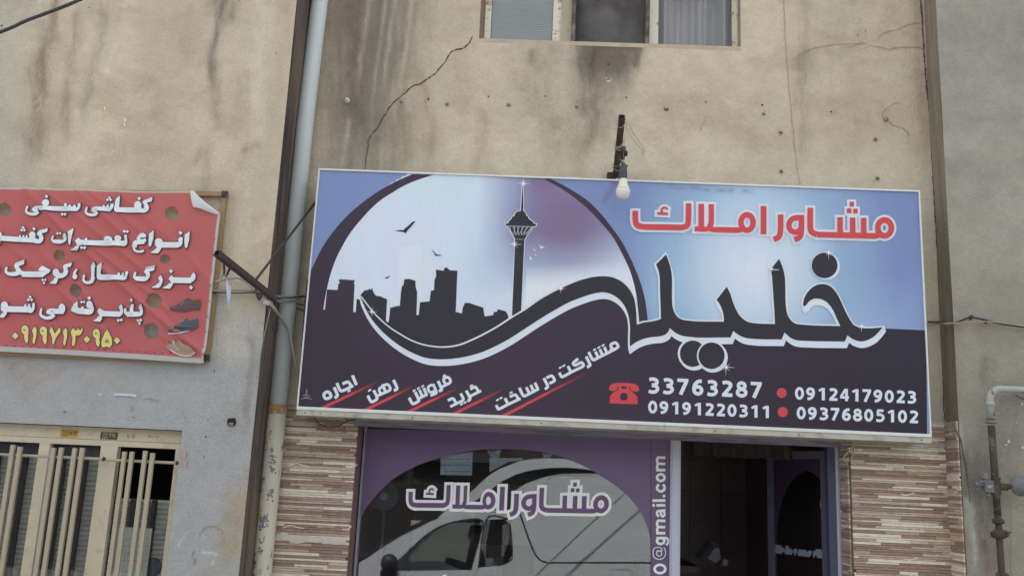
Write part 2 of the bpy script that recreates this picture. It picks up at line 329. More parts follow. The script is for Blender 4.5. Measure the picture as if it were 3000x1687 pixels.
# ------------------------------------------------------------------ plaster walls
tan = A3(183, 172, 152); tan2 = A3(168, 157, 139); cem = A3(147, 150, 152); dk = A3(112, 98, 84); dkg = A3(104, 98, 92); lt = A3(190, 182, 166); br = A3(128, 104, 84)
M_plaster = mat('beige_plaster', (0, 0, 0), .92, .09, 7, bump=.8, bscale=38, attr='paint', spec=.2, grain=.13, stretch=(1, 1, .8))
M_cement = mat('grey_cement', (0, 0, 0), .95, .08, 6, bump=.6, bscale=55, attr='paint', spec=.15, grain=.14)
def paint_center(U, V, x, z):
    c = np.tile(tan, (len(U), 1)); c = lerp(c, np.clip(fbm(U/170, V/150, 1)*1.6-.5, 0, 1), tan2)
    c = lerp(c, np.clip((fbm(U/90, V/60, 4)-.5)*1.0, 0, .22), br)
    c = lerp(c, np.clip(1.25*np.exp(-((U-1085)/120)**2)*(.35+.9*fbm(U/16, V/160, 2))*np.clip(1.15-V/900, 0, 1), 0, .75), dkg)
    c = lerp(c, np.clip((1.5*np.exp(-(((U-1785-(V-140)*-.12)/85)**4)-(np.clip(V-140, 0, 999)/95)**2)*(.35+.9*fbm(U/40, V/50, 5)))*(V > 100), 0, .85), A3(84, 74, 68))
    c = lerp(c, np.clip((U-2200)/700, 0, 1)*.5, A3(158, 146, 128)); c = lerp(c, np.clip((V-380)/180, 0, 1)*.3, lt)
    S_ = [([(1020, -40), (1050, 120), (1050, 300), (1030, 420), (1005, 560)], 26, .8, dkg), ([(1070, -20), (1060, 200), (1040, 380)], 18, .55, dk), ([(1125, -20), (1110, 120), (1095, 260)], 12, .6, dkg),
          ([(990, 0), (975, 300), (960, 500)], 26, .55, A3(124, 108, 94)), ([(1190, -20), (1185, 80), (1160, 200)], 14, .5, dkg), ([(1220, 0), (1212, 60)], 14, .35, dk), ([(1155, 0), (1140, 110)], 10, .5, dkg), ([(1260, 0), (1240, 120)], 20, .25, dk),  # first streak here paints the shade beside the drainpipe
          ([(1235, 220), (1258, 330), (1264, 420), (1235, 560)], 12, .38, br), ([(1180, 330), (1165, 560)], 26, .3, dk), ([(1415, 330), (1395, 560)], 14, .32, br), ([(1350, 150), (1370, 350)], 30, .2, br),
          ([(1590, 150), (1620, 400), (1640, 560)], 55, .3, dkg), ([(1700, 180), (1720, 400), (1700, 540)], 22, .35, dkg), ([(1560, 150), (1562, 180)], 8, .5, dkg),
          ([(1690, 125), (1705, 180), (1732, 240), (1738, 300)], 15, .8, dkg), ([(1745, 135), (1738, 190), (1748, 260)], 9, .7, A3(80, 66, 60)), ([(1755, 131), (1862, 135)], 9, .85, A3(74, 64, 60)), ([(1872, 135), (1868, 190)], 8, .9, A3(92, 84, 80)),
          ([(1690, 122), (1875, 130)], 8, .5, dkg), ([(1800, 150), (1775, 260), (1750, 420)], 40, .45, dkg), ([(1850, 180), (1830, 290)], 20, .4, dkg), ([(1745, 300), (1735, 420)], 20, .4, dkg),
          ([(2365, -20), (2358, 60), (2352, 200), (2350, 400), (2345, 560)], 18, .35, A3(120, 108, 98)), ([(2360, 170), (2362, 240)], 26, .4, A3(112, 104, 98)), ([(2680, 0), (2700, 300), (2720, 560)], 12, .3, br),
          ([(2460, 0), (2480, 300)], 60, .18, dkg), ([(2500, 330), (2470, 480)], 60, .2, br), ([(1940, 300), (2030, 540)], 30, .15, br)]
    c = streaks(c, U, V, S_)
    for a, b_, ww in ((1085, 30, 7), (1160, 30, 6), (1210, 30, 7), (1130, 60, 5), (1020, 420, 8)): c = streaks(c, U, V, [([(a, b_-60), (a-20, b_+90), (a-40, b_+260)], ww*.8, .42, lt)])
    c = lerp(c, np.clip((V-1130)/60, 0, 1)*(U > 2700)*.6, A3(150, 150, 146))
    return c*(.93+.14*fbm(U/14, V/11, 6, 3))[:, None]
def paint_left(U, V, x, z):
    c = np.tile(tan, (len(U), 1)); c = lerp(c, np.clip(fbm(U/150, V/200, 2)*1.7-.5, 0, 1), tan2)
    c = lerp(c, np.clip((fbm(U/80, V/60, 4)-.5)*1.0, 0, .2), br)
    c = lerp(c, np.clip((180-U-V*.0)/200, 0, 1)*np.clip((800-V)/300, 0, 1)*.45, cem)
    c = lerp(c, np.clip((V-780+.25*(U-500)*0)/280+(fbm(U/60, V/60, 8)-.5)*1.2, 0, 1)*.92, cem)
    S_ = [([(165, -20), (140, 120), (118, 280), (95, 420), (92, 560)], 20, .65, dk), ([(122, 150), (105, 300)], 22, .4, br), ([(225, 40), (207, 200), (188, 330), (180, 430)], 13, .42, dk), ([(310, 50), (280, 180), (255, 300), (240, 420)], 12, .5, A3(128, 124, 120)),
          ([(300, 0), (295, 80)], 26, .35, dk), ([(120, 400), (110, 420), (130, 470)], 30, .3, dk), ([(200, 300), (190, 430)], 12, .3, br), ([(335, 130), (300, 260)], 5, .7, lt), ([(350, 0), (330, 120)], 12, .3, A3(140, 128, 120)),
          ([(658, -20), (640, 85), (620, 150), (625, 280)], 10, .75, dkg), ([(690, 0), (672, 80)], 9, .55, dkg), ([(627, 200), (640, 400)], 16, .4, dk), ([(625, 0), (640, 40)], 16, .4, dk), ([(760, -10), (755, 250), (745, 560)], 22, .5, lt), ([(800, 0), (760, 250), (745, 500)], 12, .3, lt),
          ([(752, 425), (715, 440)], 9, .5, dk), ([(600, 430), (560, 500)], 16, .4, dk), ([(610, 470), (600, 600)], 12, .3, dk), ([(500, 440), (380, 430), (310, 470)], 20, .25, dk), ([(845, 0), (810, 380)], 14, .25, A3(150, 130, 112)),
          ([(640, 700), (700, 860)], 26, .35, dk), ([(720, 560), (690, 800), (660, 1050)], 20, .4, lt), ([(650, 1000), (690, 1010)], 40, .5, lt), ([(560, 1020), (570, 1090)], 3, .5, br), ([(190, 1075), (160, 1100), (90, 1080)], 10, .3, A3(150, 120, 96)), ([(40, 1070), (70, 1130)], 30, .3, br),
          ([(700, 1480), (680, 1560), (660, 1687)], 36, .85, A3(150, 138, 116)), ([(740, 1380), (700, 1500)], 20, .6, A3(150, 138, 116)), ([(690, 1210), (660, 1250)], 30, .3, A3(130, 124, 116)), ([(610, 1480), (600, 1600)], 40, .25, A3(158, 160, 164)), ([(740, 1000), (720, 1300)], 12, .4, dkg)]
    c = streaks(c, U, V, S_)
    t = (abs(np.hypot(U-620, V-1580)-38) < 3.2) & (V < 1575); c = lerp(c, t*.5, br)
    for pts in ([(590, 1617), (634, 1617), (618, 1663), (650, 1664)], [(545, 1560), (520, 1600)]): c = lerp(c, np.clip(1-seg_dist(U, V, pts)/3, 0, 1)*.5, A3(196, 198, 200))
    c = lerp(c, np.clip(1-seg_dist(U, V, [(566, 1613), (572, 1654)])/5, 0, 1)*(vn(U/3, V/3, 2) > .5)*.7, A3(110, 70, 56))
    return c*(.93+.14*fbm(U/14, V/11, 6, 3))[:, None]
def paint_right(U, V, x, z):
    c = np.tile(A3(146, 144, 134), (len(U), 1)); c = lerp(c, np.clip(fbm(U/90, V/70, 1)*1.8-.6, 0, .8), A3(130, 128, 120))
    c = lerp(c, np.clip((V-700)/250, 0, 1)*.5, A3(132, 126, 112))
    S_ = [([(2900, 40), (2960, 60)], 60, .2, dkg), ([(2780, 150), (2800, 500)], 30, .2, A3(136, 133, 124)), ([(2890, 1060), (2875, 1100), (2885, 1140)], 16, .45, A3(84, 80, 76)), ([(2870, 1350), (2850, 1687)], 45, .55, A3(84, 80, 74)), ([(2960, 1150), (2950, 1400)], 50, .4, A3(108, 106, 102)),
          ([(2812, 1290), (2830, 1360), (2840, 1450)], 9, .5, A3(80, 76, 70)), ([(2836, 1470), (2850, 1560), (2862, 1687)], 9, .8, A3(170, 172, 164)), ([(2812, 1240), (2825, 1340)], 5, .7, A3(156, 152, 140)), ([(2880, 1600), (2900, 1687)], 14, .5, A3(110, 76, 56)), ([(2850, 600), (2900, 900)], 60, .2, A3(140, 134, 120))]
    c = streaks(c, U, V, S_)
    return c*(.92+.16*fbm(U/14, V/11, 6, 3))[:, None]
def plain(c1, c2, k):
    def f(U, V, x, z): return lerp(np.tile(c1, (len(U), 1)), np.clip(fbm(x*32+k, z*1.6, k)*2.2-.6, 0, 1), c2)
    return f
# openings
SX0, SX1, SZ0, SZ1 = -1.53, 2.549, 1.998, 3.641; SY = -.3      # the sign box
WX0, WX1, WZ = X(1403, 111, .0)-.0, X(2170, 139, 0), Z(1790, 126, 0)
OX0, OX1 = -1.175, X(2492, 1400, 0); OZ = Z(1500, 1262, 0)
LX1 = X(531, 1290, -.45); LZ = Z(300, 1250, -.45)
def center_building():
    t = thing('shop_building', (.5, 0, 0), 'beige plastered middle building with soot-stained upper window and purple shopfront', 'building')
    b = wall_grid('wall', 0, -1.9, 2.79, 1.9, 5.4, .013, paint_center, M_plaster, t, skip=[(WX0, WX1, WZ, 6.), (OX0, OX1, 1.0, OZ)], wob=.006)
    c = B(); c.box(-1.9, 2.79, .006, .3, 5.4, 7.4); c.box(-1.9, OX0, .006, .25, 0, 1.9); c.box(OX1, 2.79, .006, .25, 0, 1.9)
    c.box(-1.9, WX0, .006, .25, OZ+.0, 5.4); c.box(WX1, 2.79, .006, .25, OZ, 5.4); c.box(WX0, WX1, .006, .25, OZ, WZ)
    c.box(-1.9, 2.79, .25, 4.2, 7.2, 7.4); c.box(-1.9, 2.79, 4.1, 4.3, 0, 7.3); c.box(-2.0, -1.9, .006, 4.3, 0, 7.4)
    c.box(-1.9, 2.79, .3, 4.1, 2.75, 2.9); c.make('wall_core', mat('core_plaster', alb(140, 126, 108), .9, .1, 4, bump=.3), t)
    # parapet / upper storey continues to 7.4 m
    wall_grid('reveal_soffit', .0, WX0, WX1, WZ-.004, WZ-.002, 1, plain(tan, dk, 3), M_plaster, t) if False else None
    return t
CB = center_building()
def left_building():
    t = thing('left_building', (-3.5, -.45, 0), 'tan and grey cement building at the left with a barred window under the red banner', 'building')
    wall_grid('wall', -.45, -5.2, -1.755, .0, 5.6, .014, paint_left, M_cement, t, skip=[(-5.3, LX1, .0, LZ)], wob=.008)
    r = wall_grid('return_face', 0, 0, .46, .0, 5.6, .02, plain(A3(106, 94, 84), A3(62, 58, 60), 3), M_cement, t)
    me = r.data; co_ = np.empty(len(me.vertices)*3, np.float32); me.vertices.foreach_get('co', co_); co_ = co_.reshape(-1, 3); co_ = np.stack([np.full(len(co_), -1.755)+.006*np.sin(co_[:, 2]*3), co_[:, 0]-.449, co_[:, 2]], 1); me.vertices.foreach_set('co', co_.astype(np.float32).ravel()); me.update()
    c = B(); c.box(-5.2, -1.765, -.442, 4.3, 5.6, 7.3); c.box(LX1, -1.765, -.441, -.2, 0, 5.6); c.box(-5.2, LX1, -.441, -.2, LZ, 5.6); c.box(-5.2, -1.765, 3, 3.2, 0, 5.6)
    c.box(-1.9, -1.765, -.2, 3.2, 0, 5.6); c.box(-5.3, -5.2, -.45, 3.2, 0, 5.6); c.make('wall_core', MATS['core_plaster'], t); return t
LB = left_building()
def right_building():
    t = thing('right_building', (4, -.2, 0), 'bare grey cement building at the right edge carrying the gas pipe', 'building')
    wall_grid('wall', -.2, 2.775, 6.5, .0, 5.6, .014, paint_right, M_cement, t, wob=.006)
    r = wall_grid('return_face', 0, 0, .21, .0, 5.6, .02, plain(A3(130, 122, 108), A3(112, 106, 96), 5), M_cement, t)
    me = r.data; co_ = np.empty(len(me.vertices)*3, np.float32); me.vertices.foreach_get('co', co_); co_ = co_.reshape(-1, 3); co_ = np.stack([np.full(len(co_), 2.775)+.004*np.sin(co_[:, 2]*4), -.199+co_[:, 0], co_[:, 2]], 1); me.vertices.foreach_set('co', co_.astype(np.float32).ravel()); me.update()
    c = B(); c.box(2.782, 6.5, -.192, 4.2, 5.6, 7.0); c.box(2.782, 6.5, -.191, .2, 0, 5.6); c.box(6.4, 6.5, .2, 4.2, 0, 5.6); c.make('wall_core', MATS['core_plaster'], t); return t
RB = right_building()
# cracks, drill holes and anchors on the walls
def crack(pts, w0, y, parent, name='crack', m=None):
    a = Art(y, .0012+random.random()*.0003); out = []
    for (p, q) in zip(pts[:-1], pts[1:]):
        k = max(2, int(math.hypot(q[0]-p[0], q[1]-p[1])/6))
        for i in range(k): t = i/k; out.append((p[0]+(q[0]-p[0])*t+random.uniform(-1.2, 1.2), p[1]+(q[1]-p[1])*t+random.uniform(-1.2, 1.2)))
    out.append(pts[-1]); n = len(out)
    for i in range(n-1): a.S([out[i], out[i+1]], w0*random.uniform(.5, 1.3)*(1 if i < n*.8 else .6)); a.d -= a.step
    o = a.make(name, m or M_crack, parent); return o
wy = -.003
crack([(1385, 108), (1378, 122), (1362, 141), (1345, 144), (1325, 149), (1315, 162), (1308, 177), (1290, 197), (1275, 218), (1255, 229), (1245, 237), (1232, 246), (1209, 252), (1195, 265), (1175, 282), (1160, 294), (1146, 310), (1138, 320), (1132, 332), (1118, 352), (1105, 377), (1085, 398), (1079, 412), (1078, 435), (1072, 460), (1069, 496)], 3.0, wy, CB)
M_crack_soft = mat('hairline_crack', alb(140, 124, 108), .9, .1, 20)
for pts, ww in (([(2295, -10), (2303, 150), (2313, 280), (2327, 420), (2335, 500), (2345, 545)], 1.7), ([(2703, 68), (2685, 67), (2660, 73), (2630, 87), (2600, 93), (2585, 100), (2570, 118), (2550, 122)], 2), ([(2705, 144), (2690, 139), (2640, 139), (2605, 145), (2550, 134), (2530, 143)], 2), ([(2540, 129), (2522, 127), (2500, 136), (2475, 141)], 1.8), ([(2530, 128), (2440, 131), (2380, 143), (2350, 156), (2325, 175)], 1.5),
                ([(2635, 300), (2612, 307), (2590, 323), (2585, 338), (2597, 350), (2615, 366), (2645, 376), (2662, 390), (2660, 405), (2664, 416), (2652, 421)], 1.8), ([(1840, 360), (1860, 400), (1883, 430), (1890, 455)], 1.5), ([(2068, 345), (2050, 385)], 1.5)):
    crack(pts, ww, wy, CB, m=M_crack_soft)
crack([(2697, 0), (2702, 60), (2706, 140), (2714, 250), (2724, 330), (2728, 400), (2731, 480), (2736, 562), (2741, 640), (2748, 760), (2755, 900), (2762, 1100), (2766, 1230)], 4.5, -.004, CB, m=M_crack)
crack([(2790, 1240), (2815, 1290), (2832, 1380), (2842, 1470)], 3, -.203, RB)
def disc(name, u, v, y, r, m, parent, dome=0., sq=False):
    p = P(u, v, y); rr = r/F*(y+6.3); b = B()
    if dome: b.lathe([(rr*1.25, 0), (rr*1.25, .003), (rr, .004), (rr*.8, dome*.7), (rr*.3, dome)], p, (0, -1, 0), 12)
    else: b.lathe([(rr, 0), (rr*.9, .0015)], p, (0, -1, 0), 10)
    return b.make(name, m, parent, smooth=bool(dome))
M_bolt = mat('zinc_bolt', alb(120, 120, 118), .45, .1, metal=.4)
for u, v, r in ((1255, 291, 3), (1431, 283, 2.5), (1597, 282, 2.5), (1835, 286, 2.5), (2068, 299, 2.6), (2233, 308, 3), (2435, 328, 2.6), (1782, 189, 3), (2536, 91, 2), (2513, 103, 2)): disc('drill_hole', u, v, -.005, r, M_dark, CB)
for u, v, r in ((2287, 389, 5), (2565, 409, 5), (2289, 503, 5), (2571, 523, 5)):
    disc('drill_hole', u, v, -.0065, r*.7, M_dark, CB); disc('hole_rim', u, v, -.0045, r*1.5, mat('hole_rim', alb(150, 132, 104), .9), CB)
for u, v, r in ((1176, 299, 4), (1310, 306, 5), (1490, 308, 5), (1689, 313, 4.5), (2237, 334, 4.5), (2595, 350, 6.5)): disc('anchor_bolt', u, v, -.003, r, M_bolt, CB, dome=.012)
disc('anchor_bolt', 1017, 295, -.003, 7, mat('bright_bolt', alb(190, 190, 186), .4, .05), CB, dome=.03)
for u, v, r in ((5, 76, 3), (809, 157, 2), (262, 23, 2), (628, 1086, 2.2), (603, 1278, 2.6), (609, 1228, 1.8), (542, 1223, 1.4), (598, 1338, 2)): disc('drill_hole', u, v, -.456, r, M_dark, LB)
p = P(1952, 320, -.003); b = B(); b.box(p.x-.014, p.x+.014, -.012, 0, p.z-.01, p.z-.004); b.box(p.x-.014, p.x-.008, -.012, 0, p.z-.004, p.z+.008); b.box(p.x+.006, p.x+.012, -.012, 0, p.z-.004, p.z+.008); b.make('anchor_clip', M_rust, CB)
def fleck(u, v, w_, h_, c, y, parent, name='paint_fleck', seed=0):
    random.seed(int(u+v)+seed); n = 9; a = Art(y, .0012); a.F([(u+w_*random.uniform(.55, 1.1)*math.cos(2*math.pi*i/n), v+h_*random.uniform(.5, 1.15)*math.sin(2*math.pi*i/n)) for i in range(n)])
    a.make(name, mat('fleck_%d_%d_%d' % c, alb(*c), .85, .12, 40), parent)
for u, v, w_, h_, c in ((307, 319, 2.5, 5, (205, 200, 190)), (367, 352, 3, 7, (208, 204, 196)), (364, 366, 1.5, 8, (208, 204, 196)), (538, 1330, 8, 14, (172, 134, 134)), (541, 1358, 9, 15, (170, 136, 136)), (190, 1206, 5, 3, (92, 92, 98)), (216, 1205, 2.5, 2, (90, 90, 96)), (391, 1222, 6, 3, (112, 124, 138)), (295, 1155, 7, 3, (186, 188, 188)), (386, 1196, 3, 10, (150, 126, 106))): fleck(u, v, w_, h_, c, -.457, LB)
a = Art(-.457, .0015); a.F([(330, 1153), (345, 1151), (398, 1154), (401, 1160), (398, 1164), (385, 1160), (335, 1158)]); a.make('torn_sticker', mat('torn_blue_paper', alb(176, 186, 196), .7, .1, 30), LB)
a = Art(-.457, .0013); a.S([(418, 1170), (440, 1168), (455, 1173), (470, 1171)], 2); a.make('crack', M_crack_soft, LB)
for u, v, w_, h_ in ((2955, 1292, 4, 6), (2948, 1303, 5, 3), (2996, 1310, 4, 5), (2978, 1237, 3, 2), (2994, 1184, 4, 6), (2925, 1210, 2, 2), (2885, 1205, 2, 2)): fleck(u, v, w_, h_, (170, 174, 176), -.206, RB)
for u, v, w_, h_ in ((1784, 238, 9, 2.5), (1776, 230, 2, 3), (1790, 233, 3, 2)): fleck(u, v, w_, h_, (188, 184, 178), -.005, CB)
# broken square hole in the left wall
b = B(); q = [P(*a, -.45) for a in ((668, 1226), (690, 1224), (692, 1236), (688, 1247), (672, 1248), (666, 1238))]
b.prism([(a.x, a.z) for a in q], -.4575, -.4545); b.make('pipe_hole', M_dark, LB)
b = B(); q = [P(*a, -.45) for a in ((671, 1238), (686, 1237), (684, 1246), (675, 1247))]; b.prism([(a.x, a.z) for a in q], -.462, -.4578); b.make('hole_rubble', mat('rubble', alb(120, 112, 104), .9, .2, 40, bump=.4), LB)
# ------------------------------------------------------------------ upper window
def upper_window():
    b = B(); b.box(WX0-.0, WX1+.0, -.001, .1, WZ-.03, WZ+.002); b.make('window_sill', mat('sill_plaster', alb(168, 154, 134), .9, .15, 12, bump=.4), CB)
    y = .1; m = mat('rusty_white_frame', alb(196, 192, 178), .6, .05, 20, col2=alb(140, 104, 74), mix=(.6, .72, 24)); zt = 5.6
    f = B(); xs = lambda u: X(u, 110, y)
    z0 = WZ-.0
    f.box(xs(1418), xs(1652), y, y+.05, z0+.012, z0+.05); f.box(xs(1418), xs(1436), y+.001, y+.05, z0+.05, zt); f.box(xs(1618), xs(1642), y+.001, y+.05, z0+.05, zt)
    wf = f.make('window_frame', m, CB)
    g = B(); g.box(xs(1436), xs(1618), y+.028, y+.032, z0+.05, zt); g.make('pane', M_glass2, wf)
    for i in range(34):
        s = B(); zz = z0+.06+i*.014; s.box(xs(1436)+.004, xs(1618)-.004, y+.036, y+.04, zz, zz+.011); s.make('blind_slat', mat('blind_grey', alb(180, 180, 168), .7, .06, 6), wf)
    p_ = B(); p_.box(xs(1642), xs(1672), y-.02, y+.06, z0+.004, zt); p_.make('mullion', mat('dirty_mullion', alb(158, 150, 130), .7, .15, 14, col2=alb(110, 80, 56), mix=(.55, .75, 14)), wf)
    p_ = B(); p_.box(WX0, xs(1418), y+.02, y+.06, z0, zt); p_.make('jamb', mat('pinkish_jamb', alb(150, 128, 122), .8, .12, 10), wf)
    # cooler duct hood in the middle, black cloth over a box
    d = thing('cooler_duct', P(1785, 125, -.0), 'black sooty cooler duct cover in the middle of the upper window', 'air duct')
    c = B(); x0, x1 = xs(1674), xs(1900); n = 14; vs = []; fs = []
    for j in range(12):
        for i in range(n+1):
            t = i/n; z = z0+.012+j*.09; yy = y-.015+.03*math.sin(t*9+j*.6)*(.3+.2*math.sin(j))+.05*(abs(t-.5)*2)**4; vs.append((x0+(x1-x0)*t, yy, z))
    for j in range(11):
        for i in range(n): a = j*(n+1)+i; fs.append((a, a+1, a+n+2, a+n+1))
    c.add(vs, fs); c.make('duct_cloth', mat('sooty_cloth', alb(84, 84, 84), .9, .2, 7, bump=.8, bscale=16, col2=alb(66, 60, 58), mix=(.4, .7, 5)), d, smooth=True)
    for ua, ub in ((1674, 1684), (1888, 1900)): c = B(); c.box(xs(ua), xs(ub), y-.06, y-.036, z0+.02, zt); c.make('side_flange', mat('greasy_flange', alb(104, 98, 90), .6, .3, 18, col2=alb(70, 60, 54), mix=(.4, .6, 14)), d)
    for u0, u1 in ((1672, 1683), (1890, 1901)):
        c = B(); c.box(xs(u0), xs(u1), y-.035, y-.02, z0+.006, zt); c.make('edge_strip', mat('greasy_metal', alb(120, 112, 104), .6, .2, 20), d)
    c = B(); c.box(x0, x1, y-.03, y-.018, z0+.0, z0+.02); c.make('bottom_rail', mat('burnt_rail', alb(58, 48, 48), .8, .3, 20), d)
    r = B(); r.box(xs(1902), xs(1928), y-.0, y+.05, z0+.004, zt); r.box(xs(2146), xs(2168), y-.0, y+.05, z0+.004, zt); r.box(xs(1928), xs(2146), y+.001, y+.05, z0-.002, z0+.008)
    rf = r.make('window_frame', m, CB)
    r = B(); r.box(xs(1928), xs(2146), y+.03, y+.034, z0, zt); r.make('pane', glass_mat('clear_pane', (.9, .9, .92), .03), rf)
    folds = [(1924, 1965, 150), (1965, 1985, 115), (1985, 2012, 165), (2012, 2062, 150), (2062, 2092, 110), (2092, 2122, 172), (2122, 2150, 138)]
    n = 90; vs = []; fs = []; xa, xb = xs(1915), xs(2150)
    for i in range(n+1):
        t = i/n; u = 1915+235*t; yy = y+.14+.06*math.sin(t*19+1.6*math.sin(t*7))+.014*math.sin(t*61+math.sin(t*11)*2)
        vs += [(xa+(xb-xa)*t, yy, z0-.05), (xa+(xb-xa)*t, yy, zt)]
    fs = [(2*i, 2*i+2, 2*i+3, 2*i+1) for i in range(n)]
    c = B(); c.add(vs, fs); cu = c.make('curtain', mat('grey_curtain', alb(172, 170, 164), .8, .12, 9, stretch=(6, 6, .2)), None, smooth=True)
    cu['label'] = 'pale grey pleated curtain behind the right pane of the upper window'; cu['category'] = 'curtain'
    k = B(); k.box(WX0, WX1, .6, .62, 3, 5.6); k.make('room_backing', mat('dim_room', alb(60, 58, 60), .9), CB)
upper_window()
# ------------------------------------------------------------------ tiled piers
TC = [mat('tile_'+n, alb(*c), .55, .16, 9, stretch=(3, 3, 26), bump=.15, bscale=40, col2=alb(*c2), mix=(.42, .62, 12), spec=.4) for n, c, c2 in
      (('cream', (212, 205, 192), (194, 184, 169)), ('beige', (190, 176, 160), (168, 150, 134)), ('tan', (176, 156, 139), (150, 130, 115)), ('brown', (152, 130, 115), (124, 104, 93)), ('dark', (124, 104, 94), (144, 124, 111)), ('grey', (178, 170, 159), (154, 142, 130)))]
TM = []
for m in TC:
    b = B(); h = .5; e = .04                                  # unit strip with a bevelled face
    b.add([(-h, 0, -h), (h, 0, -h), (h, 0, h), (-h, 0, h), (-h, -.8, -h), (h, -.8, -h), (h, -.8, h), (-h, -.8, h), (-h+.01, -1, -h+.08), (h-.01, -1, -h+.08), (h-.01, -1, h-.08), (-h+.01, -1, h-.08)],
          [(0, 1, 5, 4), (1, 2, 6, 5), (2, 3, 7, 6), (3, 0, 4, 7), (4, 5, 9, 8), (5, 6, 10, 9), (6, 7, 11, 10), (7, 4, 8, 11), (8, 9, 10, 11)])
    me = bpy.data.meshes.new('tile'); me.from_pydata(b.v, [], b.f); me.materials.append(m); TM.append(me)
def pier(label, faces, ztop, loc):
    t = thing('tiled_pier', loc, label, 'tiled pier', 'tiled piers beside the shopfront'); stuff = [B() for _ in range(1)]; sb = stuff[0]
    cores = B()
    for kind, a0, a1, base in faces:
        if kind == 'f': cores.box(a0, a1, base-.004, base+.0, .0, ztop)
        elif kind == 'l': cores.box(base-.004, base, a0, a1, 0, ztop)          # faces -x
        z = ztop; row = 0
        prevc = 0
        while z > .02:
            hgt = random.choice((.012, .014, .017, .015, .021)); x = a0-random.random()*.3; low = z-hgt < .93 or kind == 'l'
            rowc = random.random()
            while x < a1:
                L = random.choice((.12, .22, .34, .5, .28)) if kind == 'f' else random.choice((.2, .3)); s, e = max(x, a0), min(x+L, a1); x += L
                if e-s < .015: continue
                k = random.choices(range(6), (38, 16, 16, 14, 8, 12) if rowc > .5 else (6, 16, 30, 28, 16, 4))[0]
                th = .008+random.random()*.004; hh = hgt-.0015
                if low and sb is not None:
                    sb.m = k
                    if kind == 'f': sb.box(s+.0007, e-.0007, base-.004-th, base-.004, z-hh, z)
                    else: sb.box(base-.004-th, base-.004, s+.0007, e-.0007, z-hh, z)
                else:
                    o = bpy.data.objects.new('tile', TM[k]); COL.objects.link(o); o.parent = t; c_ = (s+e)/2
                    if kind == 'f': o.location = Vector((c_, base-.004, z-hh/2))-Vector(loc); o.scale = (e-s-.0014, th, hh)
                    else: o.location = Vector((base-.004, c_, z-hh/2))-Vector(loc); o.scale = (e-s-.0014, th, hh); o.rotation_euler = (0, 0, -math.pi/2)
            z -= hgt; row += 1
    cores.make('grout', mat('grout', alb(80, 68, 60), .9, .1), t)
    sb.make('lower_tiles', TC, t, kind='stuff')
    # chipped relief shells that repeat on the tiles
    return t
zt_l = Z(900, 1187, 0); zt_r = Z(2740, 1237, 0)
PL = pier('narrow pier of brown and cream strip tiles between the drainpipe and the shop window', [('f', -1.76, OX0-.0, 0)], zt_l, (-1.45, 0, 0))
PR = pier('wide pier of brown and cream strip tiles right of the shop door', [('f', OX1+.0, 2.765, 0), ('l', .012, .19, OX1), ('l', -.195, -.005, 2.775)], zt_r, (2.5, 0, 0))
b = B(); b.box(OX0-.0, OX0+.004, .001, .2, 0, OZ-.002)
b.make('side_return', mat('return_tile', alb(108, 84, 76), .6, .3, 7, stretch=(1, 1, 30)), PL)
cp = Art(0, .0175)
for fx, fy in ((870, 1361), (853, 1542), ):
    cp.frame(fx, fy, 1); cp.S([(-22, 3), (0, -4), (18, 1), (40, 4)], (3, 3)); cp.S([(150, 8), (168, 6), (178, -2)], (3, 3))
cp.frame(0, 0, 1)
for u, v in ((2650, 1445), (2660, 1634), (2705, 1790)): cp.S([(u-14, v), (u, v+5), (u+10, v+3), (u+26, v-2)], 3)
cp.make('chipped_edge', TC[0], PR)
cp = Art(0, .0175); cp.S([(806, 1575), (850, 1574), (930, 1580), (1015, 1583)], 16, curve=False); cp.S([(820, 1568), (835, 1562), (850, 1570)], 9); cp.S([(850, 1582), (870, 1586), (900, 1582)], 9); cp.S([(955, 1588), (985, 1585), (1012, 1590)], 8)
cp.make('mortar_smear', mat('mortar', alb(186, 180, 170), .9, .12, 30, bump=.4), PL)
